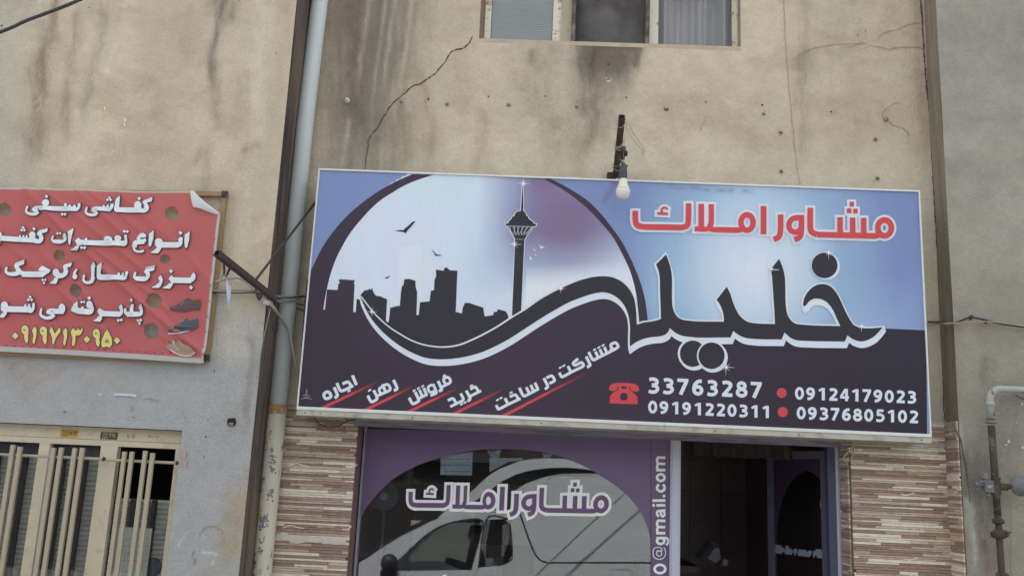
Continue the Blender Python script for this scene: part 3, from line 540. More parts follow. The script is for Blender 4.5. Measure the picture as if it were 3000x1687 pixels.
# ------------------------------------------------------------------ shopfront
def pbox(b, u0, v0, u1, v1, y, th, yb=None):                # upright box whose front shows between two pixel corners
    p, q = P(u0, v0, y), P(u1, v1, y); b.box(p.x, q.x, y, y+th, q.z, p.z); return b
def shopfront():
    t = thing('shopfront', (.5, GY, 0), 'purple-filmed shop window and open doorway in grey-violet frames under the big sign', 'shopfront')
    ztop = Z(1500, 1268, .17); zf = Z(1500, 1245, .12)
    b = B(); b.box(OX0+.004, OX1-.02, .1, .2, ztop, OZ+.05); b.make('header_panel', M_alu, t)
    b = B(); b.box(OX0-.03, OX1+.02, -.014, -.0045, OZ-.012, SZ0+.03); b.make('header_cladding', mat('stained_cladding', alb(112, 110, 122), .7, .25, 5, stretch=(1, 1, 14), col2=alb(70, 64, 66), mix=(.5, .7, 3)), t)
    xl0, xl1 = OX0+.012, X(1068, 1330, .17)
    for nm, x0, x1, m in (('left_stile', xl0, xl1, M_alu), ('mullion', X(1964, 1400, .17), X(1994, 1400, .17), M_alu_light), ('right_jamb', X(2449, 1400, .17), OX1-.016, M_alu_light)):
        b = B(); b.box(x0, x1, .17, .24, 0, ztop-.001); b.box(x0+.012, x1-.012, .16, .17, 0, ztop-.001); b.make('frame_post', m, t)
    b = B(); b.box(X(2440, 1400, .17)-.03, X(2449, 1400, .17)-.001, .18, .25, 0, ztop-.002); b.make('door_frame', mat('blue_shade_frame', alb(70, 72, 96), .5, .08), t)
    gl = B(); gx1 = X(1964, 1400, .17); gl.box(xl1, gx1, GY, GY+.006, .3, ztop-.001); gl.make('glass_pane', M_glass, t)
    bs = B(); bs.box(xl1, gx1, .17, .24, .0, .3); bs.make('base_panel', M_alu, t)
    # purple film with an arched opening
    arch = [(1050, 1536), (1052, 1528), (1078, 1480), (1133, 1418), (1188, 1380), (1238, 1357), (1288, 1341), (1369, 1321), (1438, 1315), (1514, 1315), (1597, 1325), (1662, 1344), (1721, 1370), (1783, 1408), (1831, 1444), (1869, 1487), (1893, 1532), (1905, 1577), (1907, 1687), (1909, 2000)]
    arch = smooth_pts(arch[1:-2], False, 4)+arch[-2:]
    out = [(1069, 1255), (1964, 1281), (1966, 2000)]
    a = Art(GY-.0012); a.F([out[0], out[1], out[2]]+arch[::-1]+[(1052, 1528)]); a.make('purple_film', mat('purple_film', alb(90, 72, 106), .35, .06, 1.5, spec=.5), t)
    a = Art(GY-.0018); a.S([(1907, 1279), (1907, 1700)], 1.6); a.make('film_seam', M_black_print, t)
    # same lettering as on the sign
    def pr(u, v, y):
        xx = np.interp(u, [100, 175, 195, 572, 660, 735, 985, 1102, 1222, 1325, 1432, 1642, 1731, 1809, 1957, 2025, 2100], [1173, 1197, 1203, 1313, 1341, 1364, 1430.6, 1471, 1513, 1550.6, 1586.8, 1654.6, 1684.9, 1711.7, 1761.6, 1784.4, 1810])
        return P(xx-(v-250)*.014, 1439.5+(v-190)*.348-.003*(u-175), y)
    for gr, m, z, nm in ((8.0/.33, M_window_white, .002, 'lettering_outline'), (0, M_purple_print, .006, 'lettering')):
        a = Art(GY, z, proj=pr); a.grow = gr; word_moshaver(a); a.make(nm, m, t)
    a = Art(GY, .006); a.frame(1890, 1320, 3.95); email(a); a.make('email_lettering', M_window_white, t)
    a = Art(GY, .006); a.frame(650, 1187, 2.8986); a.Q(1895, 1480, 34, 90); a.make('lettering_top', M_window_white, t)
    a = Art(GY, .006); a.frame(1300, 1187, 2.8986); a.Q(8, 1500, 36, 130); a.make('lettering_top', M_window_white, t)
    return t
def word_moshaver(a):
    a.frame(0, 0, 1)
    O = lambda x, y, rx, ry: [(x+rx*math.cos(q*math.pi/6), y+ry*math.sin(q*math.pi/6)) for q in range(12)]
    a.S(O(1957, 310, 48, 56), 40, closed=True); a.S([(1930, 352), (1900, 366), (1870, 368)], 38)
    a.S([(1885, 367), (1480, 357)], 40); a.S([(1432, 168), (1432, 300), (1442, 338), (1480, 357)], 40)
    for x, t_ in ((1642, 235), (1731, 238), (1809, 240)): a.S([(x, t_), (x+1, 362)], 39)
    for x, y in ((1725, 143), (1706, 190), (1751, 192)): a.Q(x, y, 31, 33)
    a.S([(1369, 238), (1325, 240), (1295, 255), (1281, 292), (1293, 326), (1325, 341), (1352, 330), (1366, 310)], 37); a.S([(1369, 219), (1369, 330), (1357, 375), (1320, 394)], 38)
    a.S([(1222, 216), (1221, 330), (1208, 375), (1173, 391)], 39); a.S([(1102, 156), (1101, 355)], 40)
    a.S(O(985, 272, 43, 55), 38, closed=True); a.S([(960, 308), (935, 324), (900, 326)], 36); a.S([(915, 326), (770, 323)], 38)
    a.S([(732, 143), (732, 270), (722, 300), (735, 320), (775, 324)], 36); a.S([(661, 141), (661, 318)], 39); a.S([(615, 317), (700, 319), (725, 300), (730, 270)], 34)
    a.S([(572, 137), (571, 250), (563, 292), (525, 308)], 39); a.S([(530, 308), (245, 303)], 40); a.S([(245, 303), (208, 290), (196, 255), (195, 190)], 40)
    a.S([(425, 180), (408, 168), (388, 172), (380, 188), (388, 206)], 15); a.S([(349, 208), (427, 212)], 17)
def email(a):
    O = lambda x, y, rx, ry: [(x+rx*math.cos(q*math.pi/6), y+ry*math.sin(q*math.pi/6)) for q in range(12)]
    for y0, y1, y2 in ((222, 150, 78), (950, 880, 808)):
        a.S([(232, y0), (126, y0)], 31); a.S([(145, y0-8), (137, (y0+y1)/2), (150, y1), (185, y1)], 29); a.S([(180, y1), (232, y1)], 29); a.S([(145, y1-6), (137, (y1+y2)/2), (148, y2), (185, y2)], 29); a.S([(180, y2), (232, y2)], 31)
    a.S(O(180, 308, 43, 38), 30, closed=True); a.S([(160, 388), (140, 408), (141, 445), (180, 468), (218, 447), (222, 410), (204, 388)], 30)
    a.Q(217, 521, 28, 30); a.S([(232, 573), (82, 573)], 31); a.S([(232, 628), (128, 628)], 31); a.Q(97, 628, 28, 31)
    a.S([(158, 757), (138, 735), (141, 700), (170, 692), (233, 686)], 28); a.S([(178, 694), (182, 735), (200, 757), (222, 740), (218, 705), (200, 692)], 26)
    a.S(O(178, 1040, 42, 34), 28, closed=True); a.S([(128, 1006), (235, 1006), (262, 1020), (265, 1055), (245, 1088)], 28)
    a.S([(215, 1115), (232, 1150), (232, 1200), (205, 1240), (160, 1252), (110, 1235), (90, 1185), (100, 1130), (140, 1112), (180, 1120), (196, 1145), (180, 1155), (130, 1152)], 9)
    a.S(O(160, 1185, 30, 30), 10, closed=True); a.S(O(170, 1363, 62, 48), 30, closed=True)
M_window_white = mat('white_vinyl', alb(212, 216, 214), .5, .03)
SF = shopfront()
# interior of the shop: room shell, tiled back wall, objects seen through glass and door
def interior():
    t = thing('shop_room', (.5, 2, 0), 'dim room behind the shop glass with a tiled back wall and pale floor', 'room')
    b = B(); b.box(-1.15, 2.12, .3, 4.0, .0, .05); b.make('floor', mat('room_floor', alb(120, 112, 104), .5, .1), t)
    b = B(); b.box(-1.15, 2.12, .25, 4.0, 2.55, 2.6); b.make('ceiling', mat('room_ceiling', alb(90, 84, 84), .9), t)
    m = mat('room_wall', alb(92, 80, 76), .6, .15, 2)
    b = B(); b.box(-1.18, -1.15, .26, 4.0, 0, 2.6); b.box(2.12, 2.15, .26, 4.0, 0, 2.6); b.make('side_wall', m, t)
    b = B(); b.box(-1.15, 2.12, 3.0, 3.05, 0, 2.6); b.make('back_wall', mat('grout_dark', alb(60, 54, 52), .8), t)
    for i in range(11):
        for j in range(8):
            if (i+j) % 13 == 5: continue
            b = B(); x = -1.12+i*.3; z = .1+j*.3; b.box(x, x+.294, 2.985, 2.999, z, z+.294); b.make('wall_tile', mat('glazed_wall_tile_%d' % ((i*3+j) % 3), alb(*((78, 68, 66), (74, 66, 64), (82, 72, 70))[(i*3+j) % 3]), .35, .15, 5), t)
    return t
RM = interior()
def tag(o, label, cat, group=None):
    o['label'] = label; o['category'] = cat
    if group: o['group'] = group
    return o
def indoor_objects():
    # papers taped inside the glass
    def quad(px, y, m, name, label=None, cat=None, parent=None, fn=None):
        a = Art(y); a.F(px); o = a.make(name, m, parent)
        if label: tag(o, label, cat)
        return o
    M_paper = mat('paper', alb(190, 200, 206), .8, .05); ink = mat('ink', alb(70, 78, 100), .8)
    t = thing('taped_notice', P(1338, 1360, .215), 'sheet of handwritten paper taped inside the shop glass under the arch', 'notice')
    b = B(); q = [P(*p, .215) for p in ((1291, 1337), (1385, 1322), (1382, 1392), (1290, 1390))]; b.prism([(p.x, p.z) for p in q], .215, .2162); b.make('paper', M_paper, t)
    a = Art(.2145)
    for k, y in enumerate((1342, 1360, 1378)):
        random.seed(k); x = 1376
        while x > 1298: L = random.uniform(5, 15); a.S([(x, y+random.uniform(-2, 2)), (x-L/2, y+3), (x-L, y+random.uniform(-2, 2))], 1.6); x -= L+random.uniform(2, 5)
    a.make('handwriting', ink, t)
    t = thing('blank_paper', P(1480, 1360, .215), 'blank pale sheet taped inside the shop glass right of the handwritten notice', 'paper')
    b = B(); q = [P(*p, .215) for p in ((1434, 1341), (1531, 1341), (1531, 1347), (1490, 1352), (1434, 1382))]; b.prism([(p.x, p.z) for p in q], .215, .2162); b.make('paper', M_paper, t)
    # crinkled clear tape / bag, shiny folds
    M_foil = mat('clear_tape', alb(200, 205, 210), .12, .2, 30, metal=.7, bump=1., bscale=45)
    for i, (px, lab) in enumerate((([(1425, 1318), (1470, 1314), (1462, 1340), (1440, 1345)], 'crinkled shiny tape hanging at the top of the arch'), ([(1588, 1326), (1620, 1328), (1612, 1345), (1592, 1343)], 'smaller crinkled shiny tape right of the arch top'))):
        b = B(); random.seed(i+9); q = [P(*p, .21) for p in px]; vs = []; fs = []; n = 8
        for a_ in range(n+1):
            for c_ in range(n+1):
                s, r_ = a_/n, c_/n; p = q[0].lerp(q[1], s).lerp(q[3].lerp(q[2], s), r_); vs.append((p.x, .215+random.uniform(-.006, .006), p.z))
        for a_ in range(n):
            for c_ in range(n): k = a_*(n+1)+c_; fs.append((k, k+1, k+n+2, k+n+1))
        b.add(vs, fs); tag(b.make('shiny_tape', M_foil), lab, 'tape')
    # shelf with jars at the left
    y = .75
    t = thing('wall_shelf', P(1190, 1425, y), 'small dark shelf behind the left side of the shop glass', 'shelf'); b = B(); pbox(b, 1150, 1418, 1270, 1426, y, .25); b.make('shelf_board', M_black_print, t)
    p = P(1196, 1418, y+.1); b = B(); b.lathe([(.045, 0), (.055, .02), (.04, .05), (.038, .17), (.05, .18), (.05, .2)], p, n=16); tag(b.make('glass_jar', mat('jar_glass', alb(120, 136, 130), .2, .05), smooth=True), 'greenish glass jar on the small shelf behind the glass', 'jar')
    for u, c, lab in ((1216, (150, 140, 60), 'yellow fruit beside the jar on the shelf'), (1226, (140, 100, 70), 'brown fruit between the yellow and red ones'), (1243, (150, 50, 60), 'red fruit at the right end of the shelf')):
        p = P(u, 1417, y+.05); b = B(); b.lathe([(.004, 0), (.02, .004), (.03, .02), (.028, .036), (.012, .046)], p, n=12); tag(b.make('fruit', mat('fruit%d' % u, alb(*c), .4), smooth=True), lab, 'fruit', 'fruit on the shelf')
    t = thing('desk_fan', P(1128, 1455, y), 'grey desk fan behind the left side of the shop glass', 'fan'); p = P(1128, 1452, y)
    b = B(); b.lathe([(.105, 0), (.11, .02), (.105, .05)], p, (0, -1, 0), 28); b.make('fan_guard', mat('fan_grey', alb(96, 104, 108), .4), t)
    b = B(); b.lathe([(.03, 0), (.03, .06), (.01, .062)], p, (0, -1, 0), 16); b.make('fan_hub', mat('fan_hub', alb(170, 176, 180), .4), t)
    b = B(); b.box(p.x-.01, p.x+.01, p.y-.0, p.y+.03, p.z-.5, p.z); b.make('fan_stand', MATS['fan_grey'], t)
    q = [P(*p_, .6) for p_ in ((1082, 1470), (1100, 1478), (1102, 1486), (1076, 1487))]; b = B(); b.prism([(p_.x, p_.z) for p_ in q], .6, .64); tag(b.make('red_folder', M_red_print), 'small red folder low at the left edge of the shop glass', 'folder')
    # doorway: wall calendar sheets, bags
    for (u0, v0, u1, v1, c, lab) in ((2190, 1400, 2218, 1477, (120, 122, 132), 'bluish photo calendar on the back wall seen through the doorway'), (2221, 1385, 2248, 1515, (112, 106, 106), 'ruled price list on the back wall seen through the doorway')):
        t = thing('wall_calendar' if c[2] > 110 else 'price_list', P((u0+u1)/2, v1, 2.97), lab, 'calendar' if c[2] > 110 else 'list'); b = B(); pbox(b, u0, v0, u1, v1, 2.965, .01); b.make('sheet', mat('sheet%d' % u0, alb(*c), .7), t)
        a = Art(2.963)
        for k in range(6): a.Q((u0+u1)/2, v0+12+k*(v1-v0-16)/6, (u1-u0)*.8, 2 if c[2] < 110 else 6)
        a.make('print', mat('print%d' % u0, alb(80, 70, 76), .7), t)
    for (u, v, lab) in ((2233, 1412, 'upper dark red switch plate beside the price list'), (2236, 1537, 'lower dark red switch plate beside the price list')):
        b = B(); pbox(b, u-8, v-4, u+8, v+4, 2.95, .02); tag(b.make('switch_plate', mat('dark_red', alb(90, 50, 60), .5)), lab, 'switch plate', 'switch plates')
    for i, (px, lab) in enumerate((([(2050, 1635), (2085, 1585), (2105, 1592), (2112, 1640), (2090, 1660)], 'crumpled pale bag on the room floor left in the doorway'), ([(2100, 1655), (2108, 1625), (2130, 1632), (2124, 1660)], 'small pale box beside the crumpled bag'))):
        y = 1.2; q = [P(*p, y) for p in px]; c = sum((p for p in q), Vector())/len(q); b = B(); vs = [(p.x, y, p.z) for p in q]+[(c.x+(p.x-c.x)*.6, y-.12, c.z+(p.z-c.z)*.6) for p in q]; n = len(q)
        b.add(vs+[(p.x, y+.2, p.z) for p in q], [tuple(range(n, 2*n))]+[(k, (k+1) % n, n+(k+1) % n, n+k) for k in range(n)]+[(k, 2*n+k, 2*n+(k+1) % n, (k+1) % n) for k in range(n)]); tag(b.make('paper_bag' if i == 0 else 'small_box', mat('pale_bag', alb(84, 80, 88), .7, .15, 20)), lab, 'bag' if i == 0 else 'box')
    b = B(); b.box(.98, 1.3, 1.6, 2.3, .05, .95); b.box(.96, 1.4, 1.5, 2.4, .95, 1.0); b.m = 0; tag(b.make('desk', mat('desk_dark', alb(58, 44, 46), .5, .1)), 'dark wooden desk inside the doorway', 'desk')
    # torn dark canopy hanging over the door inside
    b = B(); random.seed(3); xs_ = np.linspace(X(2000, 1300, .5), X(2320, 1300, .5), 30); vs = []
    for i, x in enumerate(xs_): vs += [(x, .5+.02*math.sin(i), 2.2), (x, .5+.03*math.sin(i*1.3), P(2100, 1335+random.uniform(-2, 5), .5).z)]
    b.add(vs, [(2*i, 2*i+2, 2*i+3, 2*i+1) for i in range(29)]); tag(b.make('ragged_awning', mat('ragged_cloth', alb(52, 46, 44), .9, .3, 14, bump=.5)), 'dark ragged cloth hanging inside above the doorway', 'cloth')
indoor_objects()
def shop_door():
    # leaf swings inwards from the right jamb
    hx = X(2440, 1320, .25)-.035; zt = Z(2431, 1317, .25); fe = Pz(2252, 1318, zt); hv = Vector((hx, .26, zt)); d = Vector((fe.x-hx, fe.y-.26, 0)); L = d.length; ang = math.atan2(d.y, d.x)
    t = thing('shop_door', (hx, .26, 0), 'glazed shop door with purple film swung open inwards in the dark doorway', 'door'); t.rotation_euler = (0, 0, ang)
    def part(b, name, m):
        me = bpy.data.meshes.new(name); me.from_pydata(b.v, [], b.f); me.materials.append(m); o = bpy.data.objects.new(name, me); COL.objects.link(o); o.parent = t; return o
    zt -= .01
    b = B(); b.box(0, L, -.02, .02, zt-.055, zt); part(b, 'top_rail', mat('door_rail', alb(70, 70, 84), .5, .05))
    b = B(); b.box(L-.05, L, -.0201, .0201, .06, zt-.056); part(b, 'free_stile', MATS['door_rail'])
    b = B(); b.box(0, .05, -.0201, .0201, .06, zt-.056); part(b, 'hinge_stile', MATS['door_rail'])
    b = B(); b.box(.0, L, -.02, .02, .05, .3); part(b, 'bottom_rail', MATS['door_rail'])
    b = B(); b.box(.051, L-.051, -.003, .003, .3, zt-.056); part(b, 'pane', M_doorglass)
    n = 14; w_ = L-.102; pts = [(L-.051, zt-.056), (.051, zt-.056)]+[(.051+w_*(1-math.cos(a_))*.55+.0, zt-.16-.42*math.sin(a_)**.8) for a_ in [0, .4, .8, 1.1]][:0]
    prof = [(.051, zt-.2), (.051+.25*w_, zt-.14), (.051+.5*w_, zt-.17), (.051+.72*w_, zt-.27), (.051+.88*w_, zt-.42), (L-.056, zt-.65)]
    b = B(); q = [(L-.051, zt-.057), (.051, zt-.057)]+smooth_pts(prof, False, 4)+[(L-.051, zt-.66)]; b.prism(q, .0045, .0055); part(b, 'purple_film', mat('shaded_door_film', alb(42, 32, 54), .4, .05))  # film in a darkened colour: the doorway's weaker light is painted in
    # mirrored small lettering low on the leaf
    zz = Z(2380, 1625, .4); b = B(); random.seed(8)
    def st(x0, z0, x1, z1, w, y, bb): a_ = Vector((x1-x0, 0, z1-z0)).normalized(); nn = Vector((-a_.z, 0, a_.x))*w/2; a0 = Vector((x0, y, z0)); a1 = Vector((x1, y, z1)); bb.add([a0-nn, a1-nn, a1+nn, a0+nn], [(0, 1, 2, 3)])
    words = [(.10, .17), (.2, .22), (.26, .42), (.45, .47), (.5, .6), (.63, .74)]
    for w2, yy, mm, nm in ((.028, -.0045, M_window_white, 'lettering_outline'), (.012, -.0075, M_black_print, 'lettering')):
        b = B(); random.seed(8)
        for i, (x0, x1) in enumerate(words):
            x0 *= L/.8; x1 *= L/.8; st(x0, zz, x1, zz, w2, yy-i*1e-4, b); x = x0
            while x < x1: h = random.choice((.03, .045, .02)); st(x, zz, x, zz+h, w2, yy-.0006-i*1e-4, b); x += .022
        part(b, nm, mm)
    b = B(); b.tube([(.03, -.05, 1.0), (.03, -.05, 1.5)], .008); 
    # hanging cord beside the hinge
    c = B(); c.tube(smooth_pts([tuple(P(*q_, .3)) for q_ in ((2418, 1362), (2412, 1430), (2405, 1480), (2412, 1486), (2422, 1470), (2425, 1560), (2422, 1690))]), .006, 6); tag(c.make('hanging_cord', M_beige_wire), 'pale cord hanging down beside the hinge of the shop door', 'cord')
shop_door()
# ------------------------------------------------------------------ the big sign box
def sign_paint(U, V, x, z):
    c = np.tile(A3(110, 128, 170), (len(U), 1))
    # right part: pale glow around the name
    du = (U-2215)/300; dv = (V-800)/330; r = np.hypot(du, dv); c = lerp(c, np.clip(1.35-r, 0, 1)**.9, A3(146, 178, 200)); c = lerp(c, np.clip(1.1-r*1.35, 0, 1)**.8, A3(196, 204, 216))
    c = lerp(c, np.exp(-(((U-2215)/130)**2+((V-590)/90)**2))*.6, A3(166, 190, 210)); c = lerp(c, np.exp(-(((U-1960)/60)**2+((V-860)/130)**2))*.7, A3(150, 182, 206))
    c = lerp(c, np.clip((V-800)/250, 0, 1)*np.exp(-((U-2520)/200)**2)*.8, A3(150, 178, 206)); c = lerp(c, np.exp(-((U-2290)/60)**2-((V-560)/30)**2)*.4, A3(150, 170, 190))
    c = lerp(c, np.clip((U-2560)/150, 0, 1)*np.clip((840-V)/200, 0, 1)*.7, A3(100, 116, 162))
    # inside of the ring
    lv = [490, 512, 536, 566, 602, 645, 697, 756, 800, 840, 2000]; lu = [1235, 1190, 1150, 1105, 1068, 1034, 992, 962, 948, 938, 925]
    m_ = [(830, 20), (846, 56), (938, 102), (1050, 170), (1135, 238), (1180, 280), (1287, 402), (1357, 500), (1423, 625), (1465, 720), (1500, 840), (1522, 960), (1532, 1080), (1534, 2000)]; rv = [500+q[1]/2.415 for q in m_]; ru = [1250+q[0]/2.415 for q in m_]
    ins = (U > np.interp(V, lv, lu)) & (U < np.interp(V, rv, ru))
    e = np.tile(A3(192, 202, 216), (len(U), 1)); e = lerp(e, np.exp(-(((U-1420)/70)**2+((V-760)/150)**2))*.7, A3(168, 190, 208)); e = lerp(e, np.exp(-(((U-1330)/150)**2+((V-560)/60)**2))*.7, A3(182, 202, 210))
    e = lerp(e, np.clip((V-840)/200, 0, 1)*(U < 1500)*.5, A3(206, 208, 220))
    e = lerp(e, np.clip((U-1400)/120, 0, 1)*np.clip((860-V-(U-1550)*.15)/170, 0, 1), A3(124, 132, 166))
    r = np.hypot((U-1655)/150, (V-650)/135); e = lerp(e, np.clip(1.4-r, 0, 1)**1.2*.88, A3(112, 92, 124)); e = lerp(e, np.exp(-(((U-1590)/60)**2+((V-540)/40)**2))*.9, A3(118, 92, 124))
    e = lerp(e, np.exp(-(((U-1600)/110)**2+((V-760)/36)**2))*.6, A3(130, 136, 166)); e = lerp(e, np.exp(-(((U-1560)/70)**2+((V-800)/30)**2))*.6, A3(142, 166, 190))
    e = lerp(e, np.clip((V-770-(1700-U)*.05)/70, 0, 1)*(U > 1540), A3(204, 208, 216)); e = lerp(e, np.exp(-(((U-1505)/38)**2+((V-560)/60)**2))*.4, A3(150, 156, 190))
    t = (U > 1168) & (U < 1236) & (V > 722-(U-1168)*.0) & (V < 870); e = lerp(e, t*.3, A3(214, 212, 218))
    c = np.where(ins[:, None], e, c)
    # the lamp bracket's dirt line and creases near the top edge
    c = lerp(c, np.exp(-(seg_dist(U, V, [(1800, 540), (1770, 590)])/9)**2)*.5, A3(110, 84, 140)); c = lerp(c, np.exp(-(seg_dist(U, V, [(1960, 548), (2080, 556), (2200, 562)])/7)**2)*(vn(U/14, V/9, 2))*.7, A3(92, 96, 120))
    return c*(.97+.06*fbm(U/10, V/60, 3, 3))[:, None]
def purple_dark():
    m = bpy.data.materials.new('dark_purple_print'); m.use_nodes = True; n = m.node_tree.nodes; l = m.node_tree.links; b = n['Principled BSDF']; b.inputs['Roughness'].default_value = .45; b.inputs['Specular IOR Level'].default_value = .3
    g = n.new('ShaderNodeNewGeometry'); sx = n.new('ShaderNodeSeparateXYZ'); l.new(g.outputs['Position'], sx.inputs[0])
    mr = n.new('ShaderNodeMapRange'); mr.inputs[1].default_value = -1.5; mr.inputs[2].default_value = 2.5; l.new(sx.outputs[0], mr.inputs[0])
    cr = n.new('ShaderNodeValToRGB'); l.new(mr.outputs[0], cr.inputs[0]); E_ = cr.color_ramp.elements; E_[0].position = 0; E_[0].color = (*alb(52, 43, 56), 1); E_[1].position = 1; E_[1].color = (*alb(40, 36, 48), 1)
    e = cr.color_ramp.elements.new(.3); e.color = (*alb(56, 46, 60), 1)
    nz = n.new('ShaderNodeTexNoise'); nz.inputs['Scale'].default_value = 2.; m2 = n.new('ShaderNodeMapRange'); m2.inputs[3].default_value = .9; m2.inputs[4].default_value = 1.12; l.new(g.outputs['Position'], nz.inputs['Vector']); l.new(nz.outputs[0], m2.inputs[0])
    vm = n.new('ShaderNodeVectorMath'); vm.operation = 'SCALE'; l.new(cr.outputs[0], vm.inputs[0]); l.new(m2.outputs[0], vm.inputs['Scale']); l.new(vm.outputs[0], b.inputs['Base Color']); return m
def k7(x, y, x0, y0, s): return (x0+x/s, y0+y/s)
EF = lambda L: [(600+x/2.415, 500+y/2.415) for x, y in L]
FF = lambda L: [(1250+x/2.415, 500+y/2.415) for x, y in L]
AF = lambda L: [(1780+x/2.415, 540+y/2.415) for x, y in L]
NAME = (EF([(1097, 884), (1150, 955), (1190, 1005), (1250, 1065), (1310, 1115), (1380, 1160), (1450, 1200), (1520, 1228), (1600, 1246), (1700, 1253), (1800, 1238), (1870, 1212)]) +
        FF([(400, 1165), (500, 1110), (600, 1045), (700, 985), (800, 915), (900, 858), (1000, 810), (1100, 772), (1200, 750), (1300, 752), (1370, 780), (1430, 835), (1465, 900), (1480, 980), (1486, 1090), (1530, 1075), (1600, 1065), (1656, 1050), (1655, 980), (1650, 850), (1648, 760), (1640, 710), (1622, 664), (1692, 594)]) +
        AF([(428, 535), (445, 590), (454, 650), (455, 800), (460, 870), (480, 920), (510, 950), (550, 962), (822, 972), (820, 930), (808, 885), (790, 845), (770, 818), (842, 725), (865, 770), (885, 830), (905, 880), (935, 930), (975, 965), (1020, 980), (1183, 988), (1180, 920), (1173, 810), (1165, 700), (1160, 640), (1150, 605), (1212, 528), (1238, 590), (1252, 650), (1256, 740), (1259, 850), (1268, 910), (1290, 955), (1325, 984), (1380, 993), (1645, 1003), (1620, 950), (1590, 885), (1550, 835), (1505, 812), (1460, 808), (1425, 828), (1400, 858), (1388, 866), (1380, 848), (1392, 800), (1425, 750), (1470, 716), (1520, 706), (1568, 718), (1612, 760), (1648, 825), (1682, 900), (1715, 960), (1745, 998), (1790, 1014), (1860, 1018), (1944, 1011), (1920, 1040), (1885, 1075), (1840, 1100), (1790, 1111), (1740, 1098), (1695, 1068), (1677, 1112), (1400, 1107), (1330, 1101), (1290, 1083), (1250, 1048), (1231, 1097), (1000, 1090), (950, 1078), (915, 1058), (888, 1037), (869, 1083), (545, 1075), (500, 1061), (465, 1040), (439, 1016), (425, 1048), (390, 1070), (300, 1082), (240, 1098), (195, 1120), (157, 1147)]) +
        FF([(1437, 1170), (1438, 1100), (1425, 1020), (1395, 950), (1345, 897), (1290, 868), (1240, 861), (1180, 870), (1100, 895), (1000, 935), (900, 990), (800, 1050), (700, 1115), (600, 1180), (500, 1235), (400, 1280), (300, 1310), (200, 1328), (100, 1334), (0, 1325)]) +
        EF([(1480, 1293), (1380, 1238), (1280, 1160), (1200, 1075), (1150, 1000)]))
def corner_smooth(p, k=4, lim=.6):
    n = len(p); out = []; tan_ = []
    for i in range(n):
        a = Vector((p[i][0]-p[i-1][0], p[i][1]-p[i-1][1])); b = Vector((p[(i+1) % n][0]-p[i][0], p[(i+1) % n][1]-p[i][1])); an = abs(a.angle(b, 0)) if a.length > 0 and b.length > 0 else 9
        tan_.append(None if an > lim else (a.normalized()+b.normalized()).normalized())
    for i in range(n):
        a, b = Vector(p[i]), Vector(p[(i+1) % n]); L = (b-a).length; d = (b-a).normalized() if L else Vector((1, 0)); t0 = (tan_[i] or d)*L; t1 = (tan_[(i+1) % n] or d)*L
        for s_ in range(k):
            t = s_/k; q = a*(2*t**3-3*t*t+1)+t0*(t**3-2*t*t+t)+b*(-2*t**3+3*t*t)+t1*(t**3-t*t); out.append((q.x, q.y))
    return out
NAME = corner_smooth(NAME)
def star(a, u, v, r, core=4):
    for k, q in enumerate(np.arange(8)*math.pi/4+.05):
        L = r*(1 if k % 2 == 0 else .6); a.S([(u, v), (u+L*math.cos(q), v+L*math.sin(q))], (2.6, .3), fade=.25)
    a.E(u, v, core*.6, n=12)
def glyph(a, ch, cx, ty, h, sl):
    w = .7*h; st = .228*h
    def T(p): return (cx-w/2+p[0]*h, ty+p[1]*h+(p[0]-.35)*h*sl)
    O = lambda x, y, rx, ry: [T((x+rx*math.cos(q*math.pi/6), y+ry*math.sin(q*math.pi/6))) for q in range(12)]
    if ch == '0': a.S(O(.35, .5, .255, .4), st, closed=True)
    elif ch == '1': a.S([T((.1, .24)), T((.42, .06))], st*.8); a.S([T((.46, 0)), T((.46, 1))], st*1.1)
    elif ch == '2': a.S([T(p) for p in ((.08, .15), (.3, .09), (.54, .16), (.58, .32), (.45, .53), (.16, .86))], st); a.S([T((.04, .9)), T((.7, .9))], st)
    elif ch == '3': a.S([T(p) for p in ((.08, .13), (.33, .09), (.55, .18), (.53, .38), (.25, .48))], st*.95); a.S([T(p) for p in ((.25, .49), (.52, .55), (.61, .72), (.48, .88), (.25, .92), (.04, .87))], st*.95)
    elif ch == '4': a.S([T((.46, .02)), T((.08, .64))], st*.85); a.S([T((.0, .7)), T((.72, .7))], st*.9); a.S([T((.52, .0)), T((.52, 1))], st)
    elif ch == '5': a.S([T((.64, .09)), T((.14, .09))], st*.9); a.S([T((.2, .05)), T((.17, .48))], st*.85); a.S([T(p) for p in ((.12, .45), (.38, .41), (.6, .55), (.58, .78), (.38, .91), (.05, .88))], st*.95)
    elif ch == '6': a.S([T(p) for p in ((.62, .09), (.4, .12), (.2, .3), (.12, .6), (.15, .75))], st); a.S(O(.37, .68, .24, .225), st, closed=True)
    elif ch == '7': a.S([T((.0, .09)), T((.7, .09))], st*.95); a.S([T((.6, .1)), T((.2, 1))], st*1.05)
    elif ch == '8': a.S(O(.36, .27, .21, .18), st*.95, closed=True); a.S(O(.36, .7, .26, .21), st, closed=True)
    elif ch == '9': a.S([T(p) for p in ((.08, .91), (.3, .88), (.5, .7), (.58, .4), (.55, .25))], st); a.S(O(.33, .32, .24, .225), st, closed=True)
def digits(a, s, x0, dx, t0, dt, h):
    for i, ch in enumerate(s): glyph(a, ch, x0+dx*i, t0+dt*i, h, dt/dx)
